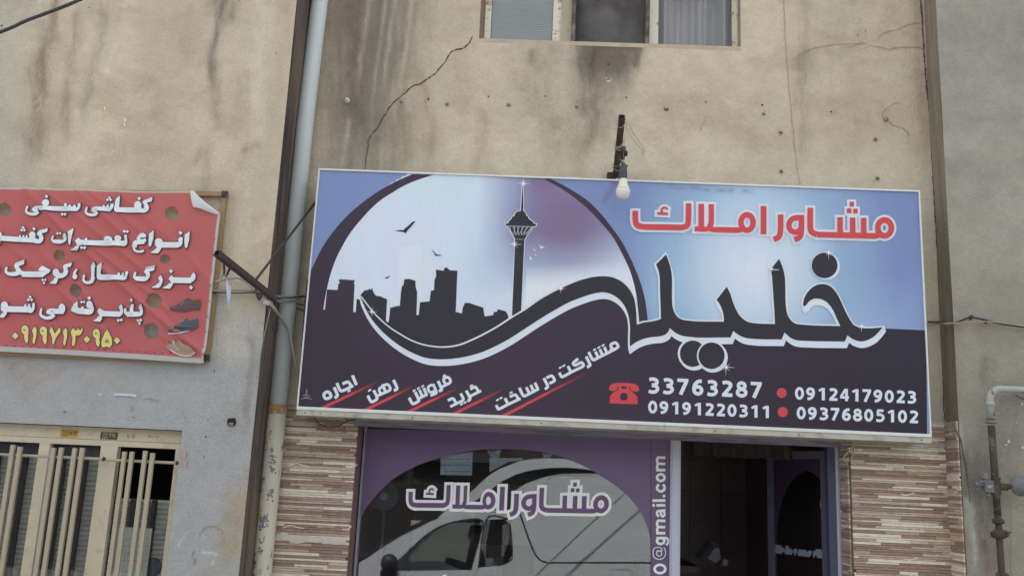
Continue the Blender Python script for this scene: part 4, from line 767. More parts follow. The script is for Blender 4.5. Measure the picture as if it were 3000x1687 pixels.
def slogans(a):
    a.frame(920, 1080, 10.304)
    a.S([(1160, 195), (1285, 490)], 95); a.S([(862, 460), (975, 405), (1040, 402), (1085, 455), (1140, 560)], 90); a.S([(1185, 505), (1000, 605), (850, 665), (790, 640), (745, 560), (693, 425)], 90); a.Q(1063, 665, 92, 62, -18)
    a.S([(608, 555), (695, 750), (700, 820), (625, 882)], 92); a.S([(430, 697), (485, 740), (510, 800), (490, 860), (420, 893), (355, 895), (315, 850), (300, 780), (325, 735), (370, 705)], 92, closed=True)
    a.frame(920, 1080, 10.304); a.S([(2400, 335), (2500, 560), (2490, 620), (2412, 658)], 90); a.S([(2068, 465), (2170, 720)], 90); a.S([(2110, 500), (2215, 470), (2280, 530), (2302, 610), (2255, 665), (2130, 720)], 82); a.S([(2080, 545), (1995, 580), (1968, 640), (2005, 720), (2060, 745)], 82); a.S([(2270, 655), (1910, 820)], 82)
    a.S([(1803, 645), (1900, 850), (1880, 930), (1760, 992), (1705, 965), (1627, 805)], 88); a.Q(1680, 650, 90, 62, -18)
    a.frame(1170, 1080, 10.304)
    a.S([(1455, 255), (1510, 290), (1545, 370), (1520, 425), (1440, 465), (1395, 450), (1350, 380), (1340, 310), (1380, 272)], 84, closed=True); a.S([(1480, 450), (1290, 545)], 82); a.S([(1168, 365), (1270, 590), (1265, 640), (1193, 675)], 90); a.Q(1357, 205, 88, 60, -18)
    a.S([(1015, 455), (1115, 690), (1090, 745), (940, 808)], 82); a.S([(1000, 480), (900, 522), (868, 600), (910, 690), (980, 705), (1075, 665)], 78)
    a.S([(738, 575), (825, 785)], 86); a.S([(608, 635), (700, 845)], 86); a.S([(475, 695), (580, 920), (570, 980), (440, 1050), (380, 1030), (297, 870)], 88); a.S([(850, 765), (590, 895)], 86)
    for x, y in ((447, 657), (577, 590), (706, 525)): a.Q(x, y, 84, 58, -18)
    a.frame(1170, 1080, 10.304); a.S([(2143, 612), (2275, 550), (2335, 590), (2405, 720)], 86); a.S([(2470, 660), (2150, 820)], 84); a.S([(2020, 655), (2130, 870), (2110, 940), (2058, 975)], 90); a.Q(2177, 508, 90, 60, -18)
    a.S([(1850, 745), (1930, 900), (1900, 965), (1860, 990)], 86); a.S([(1900, 965), (1540, 1140)], 84); a.S([(1465, 955), (1590, 900), (1650, 922), (1712, 1040)], 86); a.Q(1878, 1068, 84, 58, -18); a.Q(1984, 1015, 84, 58, -18)
    a.frame(1430, 1080, 10.304)
    a.S([(1760, 272), (1900, 215), (1960, 250), (2003, 335), (1980, 378), (1850, 442)], 84); a.S([(1680, 280), (1790, 500), (1780, 565), (1713, 613)], 88)
    a.frame(1430, 1080, 10.304); a.S([(1412, 418), (1510, 625)], 86); a.S([(1285, 485), (1375, 680)], 86); a.S([(1152, 555), (1245, 750)], 86); a.S([(943, 572), (1040, 780), (1090, 820), (1150, 803)], 88); a.S([(1140, 808), (1525, 605)], 86)
    a.S([(655, 845), (800, 785), (862, 822), (925, 950)], 84); a.S([(980, 895), (590, 1080)], 86); a.S([(510, 885), (595, 1060)], 88); a.S([(600, 1070), (350, 1205), (290, 1188), (245, 1090)], 88); a.Q(693, 720, 88, 58, -18); a.Q(285, 938, 84, 56, -18); a.Q(390, 882, 84, 56, -18)
    a.frame(1590, 985, 10.304)
    a.S([(2190, 195), (2245, 240), (2275, 310), (2240, 350), (2150, 398), (2100, 370), (2055, 290), (2070, 240), (2120, 212)], 86, closed=True); a.S([(2060, 330), (2080, 385), (2040, 450)], 84); a.S([(2160, 400), (1580, 695)], 86); a.S([(1600, 690), (1540, 712), (1490, 680), (1385, 475)], 88)
    for x, y in ((1857, 325), (1722, 392), (1590, 460)): a.S([(x, y), (x+80, y+175)], 86)
    for x, y in ((1820, 272), (1693, 338), (1563, 405)): a.Q(x, y, 86, 58, -18)
    a.S([(1308, 612), (1420, 840), (1405, 890), (1337, 935)], 90); a.S([(1072, 675), (935, 790), (925, 840), (965, 872), (1010, 862), (1150, 795), (1210, 822), (1230, 880), (1190, 920)], 86); a.S([(1210, 912), (820, 1100)], 86)
    a.S([(760, 900), (850, 1080)], 86); a.S([(830, 1100), (610, 1215), (550, 1198), (502, 1095)], 86); a.Q(533, 942, 84, 56, -18); a.Q(638, 888, 84, 56, -18)
def big_sign():
    global M_black_print
    t = thing('shop_sign', ((SX0+SX1)/2, -.15, SZ0), 'large blue and dark purple box sign with a ringed city skyline and white phone numbers', 'shop sign')
    b = B(); b.box(SX0+.004, SX1-.004, SY+.004, -.03, SZ0+.004, SZ1-.004); b.make('box_body', mat('box_sheet', alb(150, 150, 148), .6, .1), t)
    tw = .011
    for x0, x1, z0, z1 in ((SX0, SX1, SZ1-tw, SZ1), (SX0, SX0+tw*.8, SZ0+.02, SZ1-tw-.0005), (SX1-tw*.8, SX1, SZ0+.02, SZ1-tw-.0005)):
        b = B(); b.box(x0, x1, SY-.012, SY+.0038, z0, z1); b.make('edge_trim', M_trim, t)
    xs_ = [SX0, .85, SX1]
    for i in range(2):
        b = B(); b.box(xs_[i]+.001, xs_[i+1]-.001, SY-.012, SY+.0038, SZ0, SZ0+.0195); b.make('edge_trim', M_trim, t)
        b = B(); b.box(xs_[i]+.001, xs_[i+1]-.001, SY-.004, -.03, SZ0-.036, SZ0-.0005); b.make('bottom_rail', M_trim_low, t)
    for u, v in ((893, 1207), (938, 1207), (1208, 1224), (1586, 1243), (2095, 1264), (2340, 1270), (2700, 1285)):
        p = P(u, v, SY-.004); q = B(); q.lathe([(.005, 0), (.004, .002)], (p.x, SY-.004, SZ0-.02), (0, -1, 0), 8); q.make('rivet', M_rust, t)
    wall_grid('printed_face', SY, SX0+tw*.8, SX1-tw*.8, SZ0+.0195, SZ1-tw, .012, sign_paint, mat('printed_flex', (0, 0, 0), .42, .02, 3, attr='paint', spec=.45), t)
    bot = [(2716, 1272), (872, 1192)]
    a = Art(SY, .0006)
    ring = EF([(760, 690), (830, 545), (930, 405), (1050, 280), (1200, 165), (1350, 78), (1470, 26)]); ring_in = EF([(1620, 30), (1500, 68), (1400, 112), (1320, 160), (1250, 205), (1180, 265), (1120, 330), (1060, 400), (1010, 470), (965, 550), (930, 620), (895, 715), (872, 800), (855, 880), (838, 985)])
    a.F(EF([(724, 775)])+smooth_pts(ring, False, 4)+smooth_pts(ring_in, False, 4)+EF([(700, 1000), (706, 900)])); PD = purple_dark(); a.make('ring_arc', PD, t); a = Art(SY, .0006)
    ro = FF([(872, 58), (970, 105), (1115, 195), (1210, 280), (1312, 405), (1385, 510), (1447, 630), (1490, 730), (1525, 830), (1550, 940), (1566, 1070)]); ri = FF([(1500, 1095), (1497, 1000), (1478, 850), (1440, 712), (1400, 622), (1330, 490), (1262, 400), (1150, 280), (1062, 205), (980, 145), (905, 100), (822, 55)])
    a.F(smooth_pts(ro, False, 4)+smooth_pts(ri, False, 4)); a.make('ring_arc', PD, t)
    a = Art(SY, .0010)
    sky_ = EF([(706, 905), (712, 870), (835, 983), (850, 983), (865, 840), (940, 843), (945, 797), (957, 797), (947, 775), (955, 768), (1058, 774), (1062, 785), (1052, 797), (1060, 800), (1050, 1000), (1068, 1000), (1075, 908), (1095, 912), (1102, 880), (1130, 847), (1160, 843), (1162, 833), (1178, 843), (1184, 824), (1187, 845), (1200, 870), (1212, 885), (1240, 888), (1290, 910), (1280, 1070), (1302, 1070), (1312, 970), (1340, 965), (1370, 955), (1380, 958), (1388, 860), (1395, 815), (1405, 812), (1412, 768), (1445, 765), (1490, 778), (1492, 820), (1503, 860), (1497, 1020), (1513, 1020), (1523, 930), (1590, 925), (1592, 910), (1600, 850), (1622, 845), (1625, 775), (1637, 745), (1635, 700), (1690, 708), (1695, 688), (1715, 686), (1735, 705), (1787, 708), (1780, 890), (1775, 1000)])+FF([(215, 1000), (250, 1010), (255, 970), (270, 935), (300, 935), (400, 968), (402, 992), (410, 1030), (470, 1022), (475, 1000), (497, 998), (500, 982), (515, 982), (560, 995), (575, 1020), (580, 1045), (600, 1040), (650, 1035), (800, 960), (1000, 860), (1200, 800), (1300, 800), (1400, 870), (1450, 960), (1466, 1090)])+AF([(190, 1040), (500, 1010), (1000, 1030), (1600, 1060), (1850, 1050), (1960, 1019), (2252, 1032)])+bot
    a.F(sky_[2:]+EF([(700, 960)])); a.make('dark_base', PD, t)
    # skyline in a slightly blacker print
    a = Art(SY, .0016); sk = sky_[1:]; a2 = EF([(1068, 1005), (1075, 908), (1095, 912), (1102, 880), (1130, 847), (1160, 843), (1162, 833), (1178, 843), (1184, 824), (1187, 845), (1200, 870), (1212, 885), (1240, 888), (1290, 910), (1280, 1078), (1302, 1078), (1312, 970), (1370, 955), (1380, 958), (1388, 860), (1395, 815), (1405, 812), (1412, 768), (1445, 765), (1490, 778), (1492, 820), (1503, 860), (1497, 1028), (1513, 1028), (1523, 930), (1590, 925), (1600, 850), (1622, 845), (1625, 775), (1637, 745), (1635, 700), (1690, 708), (1695, 688), (1715, 686), (1735, 705), (1787, 708), (1780, 890), (1775, 1000)])+FF([(215, 1000), (250, 1010), (255, 970), (270, 935), (300, 935), (400, 968), (410, 1030), (470, 1022), (475, 1000), (497, 998), (500, 982), (515, 982), (560, 995), (580, 1045), (600, 1040), (500, 1100), (300, 1200), (100, 1240)])+EF([(1570, 1235), (1400, 1165), (1300, 1090), (1190, 990)])
    a.F(a2); a.make('skyline', M_black_print, t)
    # slivers of light beside the towers come from the printed face; tower with white outline
    def tower(a):
        a.frame(1250, 500, 2.415)
        a.F([(676, 110), (672, 200), (666, 285), (640, 290), (626, 305), (620, 322), (605, 326), (600, 342), (585, 355), (578, 372), (556, 376), (560, 388), (572, 395), (600, 440), (618, 470), (626, 492), (603, 1040), (625, 1030), (668, 1000), (692, 492), (705, 465), (752, 398), (772, 392), (777, 378), (758, 375), (752, 362), (735, 350), (722, 342), (718, 325), (704, 318), (700, 300), (690, 288), (684, 285), (684, 200), (680, 110)])
    a = Art(SY, .0018); a.grow = 2.0; tower(a); a.make('tower_outline', M_white_print, t); z = a.d+.0002
    a = Art(SY, z); tower(a); a.make('tower', M_black_print, t)
    a = Art(SY, z+.0004); a.frame(1250, 500, 2.415); a.S([(565, 392), (768, 398)], 2.5)
    for i in range(6): x = 578+i*33; a.S([(x, 395), (650+(x+24-668)*.55, 455)], 2.2); a.S([(x+12, 395), (650+(x-22-650)*.55, 455)], 2.2)
    a.S([(618, 485), (698, 488)], 1.6); a.make('tower_lattice', M_white_print, t)
    # birds
    a = Art(SY, .0018); a.frame(600, 500, 2.415)
    a.F([(1342, 426), (1380, 420), (1405, 422), (1412, 412), (1440, 390), (1470, 362), (1492, 356), (1470, 385), (1445, 412), (1428, 432), (1425, 445), (1408, 436), (1375, 430)]); a.F([(1602, 555), (1625, 575), (1640, 595), (1655, 593), (1680, 602), (1650, 602), (1632, 606), (1628, 592)]); a.F([(1270, 757), (1290, 754), (1313, 740), (1300, 758), (1290, 764)])
    a.make('dark_birds', M_black_print, t)
    a = Art(SY, .0018); a.frame(1250, 500, 2.415)
    for pts in ([(795, 524), (812, 536), (838, 538), (818, 548), (808, 554)], [(750, 550), (762, 558), (775, 562), (762, 568)], [(765, 588), (772, 592), (780, 606), (768, 600)], [(735, 600), (738, 615), (750, 630), (726, 628)]): a.F(pts)
    a.make('white_birds', M_white_print, t)
    # the calligraphic name, white shadow behind black
    a = Art(SY, .0042, step=3e-5); nm = NAME
    a.grow = 4.5
    for k in range(6): t_ = k/5; a.F(nm, shift=(4*t_-1, 15*t_)); 
    a.grow = 4.8
    for k in range(4): a.E(2029+4*k/3, 1036+5*k/3, 39, 39.5); a.E(2084+4*k/3, 1042+5*k/3, 39, 39.5)
    a.grow = 2.4
    for k in range(4): a.E(2415+5*k/3, 778+3*k/3, 38, 37.5)
    a.make('name_shadow', M_white_print, t); z = a.d+.0008
    a = Art(SY, z); a.F(nm); a.E(2415, 778, 38, 37.5); a.E(2029, 1036, 37.5, 38.5); a.make('name_lettering', M_black_print, t)
    a = Art(SY, a.d+.0003); a.grow = 4; a.E(2084, 1042, 39, 39); z = a.d; a.make('dot_rim', M_white_print, t); a = Art(SY, z+.0003); a.E(2084, 1042, 38.5, 39); a.make('name_dot', M_black_print, t)
    z = a.d+.0006
    # upper red title
    for gr, m, zz, n_ in ((7.0*2.415/2.415, M_white_print, .0040, 'title_outline'), (0, M_red_print, .0090, 'title_lettering')):
        def prA(u, v, y): return P(1780+u/2.415, 540+v/2.415, y)
        a = Art(SY, zz, proj=prA); a.grow = gr*2.415; word_moshaver(a); a.make(n_, m, t)
    # slogans, red rays, numbers, phone
    a = Art(SY, .0022)
    for p, q in (((942, 1196), (1112, 1115)), ((1064, 1204), (1220, 1127)), ((1182, 1213), (1348, 1133)), ((1316, 1219), (1478, 1138)), ((1459, 1226), (1728, 1087))):
        n_ = 10; L = [(p[0]+(q[0]-p[0])*i/n_, p[1]+(q[1]-p[1])*i/n_) for i in range(n_+1)]; a.S(L, (9, 6), curve=False, fade=.5)
    a.make('red_rays', fade_mat('red_fade_print', alb(184, 58, 66)), t)
    a = Art(SY, .003); slogans(a); a.make_words('slogan_lettering', M_white_print, t)
    a = Art(SY, .0022); a.frame(1880, 1090, 6.44); digits(a, '33763287', 222, 276.5, 102, 12.2, 296); a.make('phone_number', M_white_print, t)
    a = Art(SY, .0022); a.frame(1880, 1090, 6.44); digits(a, '09191220311', 207, 213.5, 540, 9.1, 232); a.make('phone_number', M_white_print, t)
    a = Art(SY, .0022); a.frame(1750, 1060, 2.576); digits(a, '09124179023', 1525, 84.6, 190, 2.9, 93); a.make('phone_number', M_white_print, t)
    a = Art(SY, .0022); a.frame(1750, 1060, 2.576); digits(a, '09376805102', 1538, 84.8, 338, 2.9, 93); a.make('phone_number', M_white_print, t)
    for x, y in ((1391, 233), (1399, 377)): a = Art(SY, .0022); a.frame(1750, 1060, 2.576); a.E(x, y, 38); a.make('red_dot', M_red_print, t)
    a = Art(SY, .0022); a.frame(1750, 1060, 2.576); a.F([(90, 185), (110, 165), (160, 157), (240, 158), (290, 168), (312, 188), (315, 215), (295, 224), (262, 218), (248, 205), (250, 190), (240, 187), (240, 205), (275, 235), (303, 262), (303, 318), (92, 312), (95, 255), (130, 225), (158, 208), (158, 186), (150, 186), (148, 208), (135, 218), (100, 218), (88, 205)]); a.Q(200, 172, 60, 20)
    o = a.make('phone_symbol', M_red_print, t)
    a = Art(SY, .003); a.frame(1750, 1060, 2.576); a.E(199, 261, 29); a.Q(200, 193, 38, 16); a.make('phone_dial', M_black_print, t)
    # designer's mark
    a = Art(SY, .0022); a.frame(850, 980, 2.576)
    a.S([(127, 412), (124, 445), (118, 470)], (5, 3)); a.S([(98, 458), (120, 452), (140, 458)], 3); a.S([(85, 484), (120, 480), (165, 486)], 3); a.S([(105, 470), (125, 475), (150, 462)], 3); a.make('designer_mark', mat('grey_print', alb(150, 150, 162), .5), t)
    fm = fade_mat('sparkle_white', alb(225, 230, 236))
    for u, v, r in ((1533, 540, 36), (1507, 717, 30), (1091, 914, 20), (1643, 846, 20), (2126, 1076, 34), (2426, 742, 26), (2522, 956, 24), (2259, 790, 14)):
        a = Art(SY, .0145); star(a, u, v, r); a.make('sparkle', fm, t)
    a = Art(SY, .0146); a.S([(2256, 791), (2280, 792)], 2.2); a.make('glint', M_white_print, t)
    return t
SG = big_sign()
# cable loops under the sign and knots
def cable(px, r, m, name, label, cat='cable', k=6, n=7):
    b = B(); b.tube(smooth_pts([tuple(P(u, v, y)) for u, v, y in px], False, k), r, n); o = b.make(name, m, None, smooth=True); return tag(o, label, cat)
cable([(920, 1222, -.2), (935, 1240, -.22), (960, 1250, -.22), (990, 1248, -.2), (1020, 1232, -.16), (1050, 1228, -.1)], .0035, M_cable, 'black_cable', 'thin black cable looping below the left end of the big sign')
cable([(1000, 1224, -.1), (1030, 1231, -.14), (1055, 1226, -.1)], .003, M_cable, 'black_cable', 'short black cable tail beside the loop below the big sign')
cable([(2462, 1290, -.1), (2475, 1302, -.12), (2500, 1300, -.1), (2490, 1315, -.1), (2474, 1335, -.12), (2470, 1346, -.12), (2482, 1351, -.12), (2495, 1340, -.1), (2500, 1318, -.1), (2495, 1296, -.08)], .005, M_beige_wire, 'knotted_wire', 'knotted beige wire hanging below the right end of the big sign', 'wire')
cable([(2470, 1288, -.1), (2488, 1300, -.14), (2505, 1312, -.1), (2512, 1318, -.1)], .003, M_beige_wire, 'wire_tail', 'loose beige wire tail over the knot below the big sign', 'wire')
# ------------------------------------------------------------------ drainpipe
def drainpipe():
    x, y = -1.705, -.12; r = .06
    t = thing('drainpipe', (x, y, 0), 'round drainpipe, grey-blue above and peeling cream below, left of the big sign', 'drainpipe')
    zj = Z(795, 1190, y); b = B(); b.tube([(x, y, zj), (x-.002, y, 4.), (x+.02, y, 5.0), (x+.02, y, 7.3)], r, 28); b.make('upper_pipe', M_galv, t, smooth=True)
    m = mat('peeling_cream', alb(176, 172, 156), .6, .06, 7, col2=alb(120, 112, 104), mix=(.6, .68, 22), stretch=(1, 1, .45), bump=.15)
    b = B(); b.tube([(x, y, G0+.13), (x, y, zj-.001)], r+.002, 28); b.make('lower_pipe', m, t, smooth=True)
    b = B(); b.tube([(x, y, zj-.05), (x, y, zj+.012)], r+.0035, 28); b.make('rust_collar', mat('orange_rust', alb(150, 112, 76), .8, .2, 30, col2=alb(176, 168, 150), mix=(.45, .6, 14)), t, smooth=True)
    # remains of torn stickers and stencil marks on the lower pipe
    cols = [alb(110, 112, 120), alb(168, 138, 76), alb(70, 100, 130), alb(96, 84, 76)]
    random.seed(21)
    for g, (v0, v1, ci) in enumerate(((1255, 1320, 1), (1325, 1385, 0), (1330, 1380, 0), (1395, 1460, 0), (1430, 1465, 0), (1480, 1530, 1), (1505, 1540, 0), (1508, 1550, 2), (1570, 1620, 0), (1610, 1660, 0), (1640, 1687, 3))):
        b = B(); a0 = random.uniform(-2.3, -.9)
        for k in range(16):
            z1 = Z(760, random.uniform(v0, v1), y); h = random.uniform(.006, .03); a1 = a0+random.uniform(-.3, .3); w_ = random.uniform(.02, .09); rr = r+.0035
            if random.random() < .5: w_, h = w_*2, h*.4
            b.add([(x+rr*math.cos(a1+s*w_), y+rr*math.sin(a1+s*w_), z1+q*h/2) for s, q in ((-1, -1), (1, -1), (1, 1), (-1, 1))], [(0, 1, 2, 3)])
        b.make('sticker_remnant', mat('remnant_%d' % ci, cols[ci], .7, .2, 30), t)
    return t
drainpipe()
# ------------------------------------------------------------------ lamp bracket above the sign with bulb
def top_lamp():
    a = P(1804, 515, -.04); tip = P(1822, 342, -.5); t = thing('lamp_bracket', a, 'rusty square steel tube bracket rising above the top edge of the big sign', 'bracket')
    d = (tip-a).normalized(); sx = d.cross(Vector((0, 0, 1))).normalized(); u = sx.cross(d); s = .019; th = .004; b = B()
    for sg in (-1, 1): b.beam(a+sx*sg*s, tip+sx*sg*s, th, 2*s, up=u); 
    for sg in (-1, 1): b.beam(a+u*sg*s, tip+u*sg*s, 2*s-.005, th, up=u)
    b.make('square_tube', M_rust, t)
    b = B(); b.tube([a+d*.02, tip-d*.02], .012, 8); b.make('tube_inside', M_dark, t)
    b = B(); p = P(1793, 515, -.03); b.box(p.x-.035, p.x+.03, -.05, -.002, p.z-.02, p.z+.02); b.make('base_plate', M_rust, t)
    wires = B(); random.seed(2)
    for f in (.12, .2, .46, .5, .54, .58, .9):
        c = a.lerp(tip, f); pts = [c+(sx*math.cos(q)+u*math.sin(q))*(.03+.004*math.sin(q*3))+d*.02*math.sin(q+f*20) for q in np.linspace(0, 6.28, 14)]; wires.tube(pts, .0022, 5)
    wires.make('wire_wrap', M_beige_wire, t)
    c = a.lerp(tip, .4); b = B(); b.beam(c-sx*.035-d*.05, c-sx*.035+d*.05, .026, .03, up=u); b.beam(c-sx*.05-d*.02, c-sx*.05+d*.015, .03, .02, up=u); b.make('terminal_block', M_cable, t)
    # hanging bulb
    y = -.47; s0 = P(1826, 478, y); g = P(1826, 524, y); e = P(1824, 586, y)
    L = thing('light_bulb', s0, 'unlit white bulb in a black socket hanging from the bracket above the big sign', 'light bulb')
    h = s0.z-g.z; b = B(); b.lathe([(.006, .004), (.012, 0), (.022, -.03), (.027, -h*.55), (.028, -h), (.02, -h-.002)], s0, n=20); b.box(s0.x+.018, s0.x+.028, y-.006, y+.006, s0.z-.03, s0.z-.012); b.make('socket', mat('black_socket', alb(52, 58, 68), .5, .05), L, smooth=False)
    hb = g.z-e.z; b = B(); b.lathe([(.024, 0), (.026, -.006), (.029, -hb*.25), (.04, -hb*.42), (.0465, -hb*.52)], g, n=28); b.make('bulb_collar', M_bulb, L, smooth=True)
    b = B(); b.lathe([(.047, -hb*.52), (.048, -hb*.62), (.044, -hb*.78), (.034, -hb*.9), (.018, -hb*.98), (.004, -hb)], g, n=28); b.make('bulb_dome', mat('frosted_dome', alb(196, 198, 192), .25, .02), L, smooth=True)
    b = B(); b.tube(smooth_pts([tuple(c-sx*.04), tuple(c-sx*.01-Vector((0, .03, .03))), tuple(s0+Vector((-.02, 0, .02))), tuple(s0)]), .005, 7); b.make('cord', M_cable, L)
    cable([(1834, 356, -.45), (1836, 375, -.3), (1850, 402, -.1), (1868, 425, -.03), (1880, 440, -.01), (1883, 455, -.008)], .0018, M_wire, 'thin_wire', 'thin dark wire curling over the wall right of the lamp bracket', 'wire')
    cable([(1834, 360, -.47), (1829, 420, -.47), (1826, 476, -.47)], .0013, M_wire, 'thin_wire', 'hair-thin wire stretched straight down from bracket tip to bulb socket', 'wire', k=3, n=5)
top_lamp()
# ------------------------------------------------------------------ left bracket
def left_bracket():
    K = lambda x, y, d: P(600+x/2.415, 500+y/2.415, d)
    base = K(500, 912, -.475); tip = K(85, 583, -1.02)
    t = thing('angle_bracket', base, 'rusty brown steel arm jutting from the corner between red banner and drainpipe', 'bracket')
    d = (tip-base).normalized(); u = Vector((0, 0, 1)); b = B(); sx = d.cross(u).normalized(); uu = sx.cross(d); s = .0175
    for sg in (-1, 1): b.beam(base+sx*sg*s, tip+sx*sg*s, .004, 2*s, up=uu)
    for sg in (-1, 1): b.beam(base+uu*sg*s, tip+uu*sg*s, 2*s-.005, .004, up=uu)
    b.make('arm', M_rust, t); b = B(); b.tube([base, tip-d*.02], .012, 8); b.make('tube_inside', M_dark, t)
    f = base.lerp(tip, .39); q = K(790, 215, -.2); b = B(); b.beam(f, q, .012); b.make('stay_rod', M_rust, t)
    for x0, y0, x1, y1 in ((135, 640, 138, 740), (182, 680, 150, 750)): b = B(); b.beam(K(x0, y0, -.86), K(x1, y1, -.88), .011); b.make('hook_strut', M_rust, t)
    b = B(); b.tube(smooth_pts([tuple(K(*p)) for p in ((110, 745, -.88), (135, 770, -.9), (160, 750, -.88), (135, 735, -.88), (115, 760, -.87))]), .005, 6); b.make('wire_twist', M_wire, t)
    b = B(); b.tube(smooth_pts([tuple(K(*p)) for p in ((360, 840, -.5), (370, 880, -.52), (385, 910, -.52), (400, 880, -.5), (375, 870, -.5), (380, 905, -.5))]), .008, 6); b.make('rusty_hook', M_rust, t)
    # plastic shred
    b = B(); pts = [K(*p) for p in ((160, 770, -.88), (170, 830, -.88), (172, 900, -.88), (168, 990, -.88))]; vs = []; wd = (.006, .014, .010, .001)
    for p, w_ in zip(pts, wd): vs += [p-Vector((w_, .004, 0)), p+Vector((0, .01, 0)), p+Vector((w_, -.003, 0))]
    b.add(vs, [(3*i+k, 3*i+k+1, 3*i+k+4, 3*i+k+3) for i in range(3) for k in (0, 1)]); tag(b.make('plastic_shred', mat('torn_plastic', alb(182, 190, 196), .4, .1)), 'torn white plastic shred dangling from the rusty arm', 'plastic shred')
    # conduits
    c1 = [(640-500, 0, 0)]
    cable([(632, 826, -.55), (660, 818, -.5), (700, 815, -.5), (722, 828, -.49), (748, 850, -.48), (788, 874, -.475), (830, 884, -.26), (880, 882, -.1), (960, 885, -.05)], .009, M_wire, 'grey_cable', 'upper grey cable running from the banner to behind the drainpipe')
    cable([(620, 852, -.5), (680, 850, -.5), (750, 852, -.48), (792, 864, -.47), (840, 870, -.24), (892, 868, -.06)], .007, M_wire, 'grey_cable', 'lower pale cable running straight from the banner to the corner')
    cable([(620, 857, -.5), (690, 858, -.5), (755, 857, -.48), (790, 866, -.47), (845, 872, -.23), (895, 866, -.06)], .0045, M_cable, 'black_cable', 'black cable running just under the pale one to the corner')
    cable([(860, 888, -.06), (880, 892, -.04), (900, 894, -.02)], .004, M_cable, 'black_cable', 'short black cable between drainpipe and big sign, upper of two', 'cable')
    cable([(858, 898, -.06), (875, 905, -.04), (895, 912, -.02)], .004, M_cable, 'black_cable', 'short black cable between drainpipe and big sign, lower of two', 'cable')
    b = B(); b.lathe([(.012, 0), (.018, .02), (.018, .045), (.008, .06)], K(478, 940, -.48), (-1, -.3, .1), 12); tag(b.make('cable_fitting', mat('pale_fitting', alb(176, 172, 164), .5)), 'pale round cable fitting at the root of the rusty arm', 'fitting')
    cable([(790, 885, -.49), (805, 905, -.48), (825, 935, -.34), (843, 965, -.24), (855, 1010, -.22), (865, 1060, -.2), (874, 1110, -.17), (880, 1140, -.15)], .0095, M_wire, 'grey_cable', 'thick grey cable sagging across the drainpipe to the big sign')
    cable([(795, 890, -.48), (784, 940, -.48), (772, 990, -.48), (762, 1050, -.48), (752, 1110, -.48)], .003, M_wire, 'thin_wire', 'thin pale wire hanging down the dark corner left of the drainpipe', 'wire')
    cable([(800, 900, -.48), (798, 940, -.46), (800, 968, -.4), (812, 972, -.3), (815, 950, -.24), (812, 935, -.24), (820, 928, -.24), (832, 938, -.24)], .0025, M_cable, 'wire_loop', 'small dark wire loop in front of the drainpipe', 'wire')
    cable([(638, 900, -.58), (636, 950, -.58), (634, 1010, -.57)], .0018, M_beige_wire, 'thin_wire', 'hair-thin beige string hanging beside the banner edge', 'wire')
left_bracket()
# ------------------------------------------------------------------ cables
def far_cable():
    cable([(-300, 205, -1.1), (0, 95, -1.1), (75, 62, -1.1), (150, 34, -1.1), (240, -3, -1.1), (420, -90, -1.1), (800, -300, -1.1)], .011, M_cable, 'overhead_cable', 'thick black cable crossing the top left corner before the wall')
far_cable()
cable([(2718, 943, -.02), (2755, 944, -.06), (2765, 946, -.24), (2795, 946, -.23), (2820, 937, -.23), (2845, 930, -.24), (2880, 936, -.23), (2930, 948, -.23), (3000, 958, -.23), (3120, 975, -.23), (3800, 960, -.23)], .0065, M_cable, 'black_cable', 'black cable running right from the big sign over the grey wall')
cable([(2718, 956, -.02), (2750, 948, -.08), (2765, 948, -.245), (2800, 946, -.25), (2880, 942, -.25), (2930, 945, -.25), (3000, 955, -.25), (3120, 970, -.25), (3800, 950, -.25)], .004, M_beige_wire, 'beige_cable', 'thin beige cable twisted along the black one on the grey wall')
cable([(2800, 950, -.24), (2815, 965, -.23), (2828, 978, -.22)], .002, M_wire, 'wire_tail', 'short loose wire tail below the cables on the grey wall', 'wire')
for u, v, lab in ((2844, 930, 'black tape knot on the cable over the grey wall'), (2889, 945, 'smaller black clip on the cable right of the knot'), (2768, 940, 'black clip where the cable passes the corner')):
    p = P(u, v, -.24); b = B(); random.seed(u); s = .014 if u == 2844 else .009
    b.add([(p.x+s*random.uniform(.7, 1.3)*math.cos(q), p.y+random.uniform(-1, 1)*s*.3+k*s*.8, p.z+s*random.uniform(.7, 1.3)*math.sin(q)) for k in (-1, 1) for q in np.linspace(0, 5.5, 7)], [tuple(range(6, -1, -1)), tuple(range(7, 14))]+[(i, (i+1) % 7, 7+(i+1) % 7, 7+i) for i in range(7)])
    tag(b.make('cable_clip', M_cable), lab, 'clip', 'clips on the wall cable')
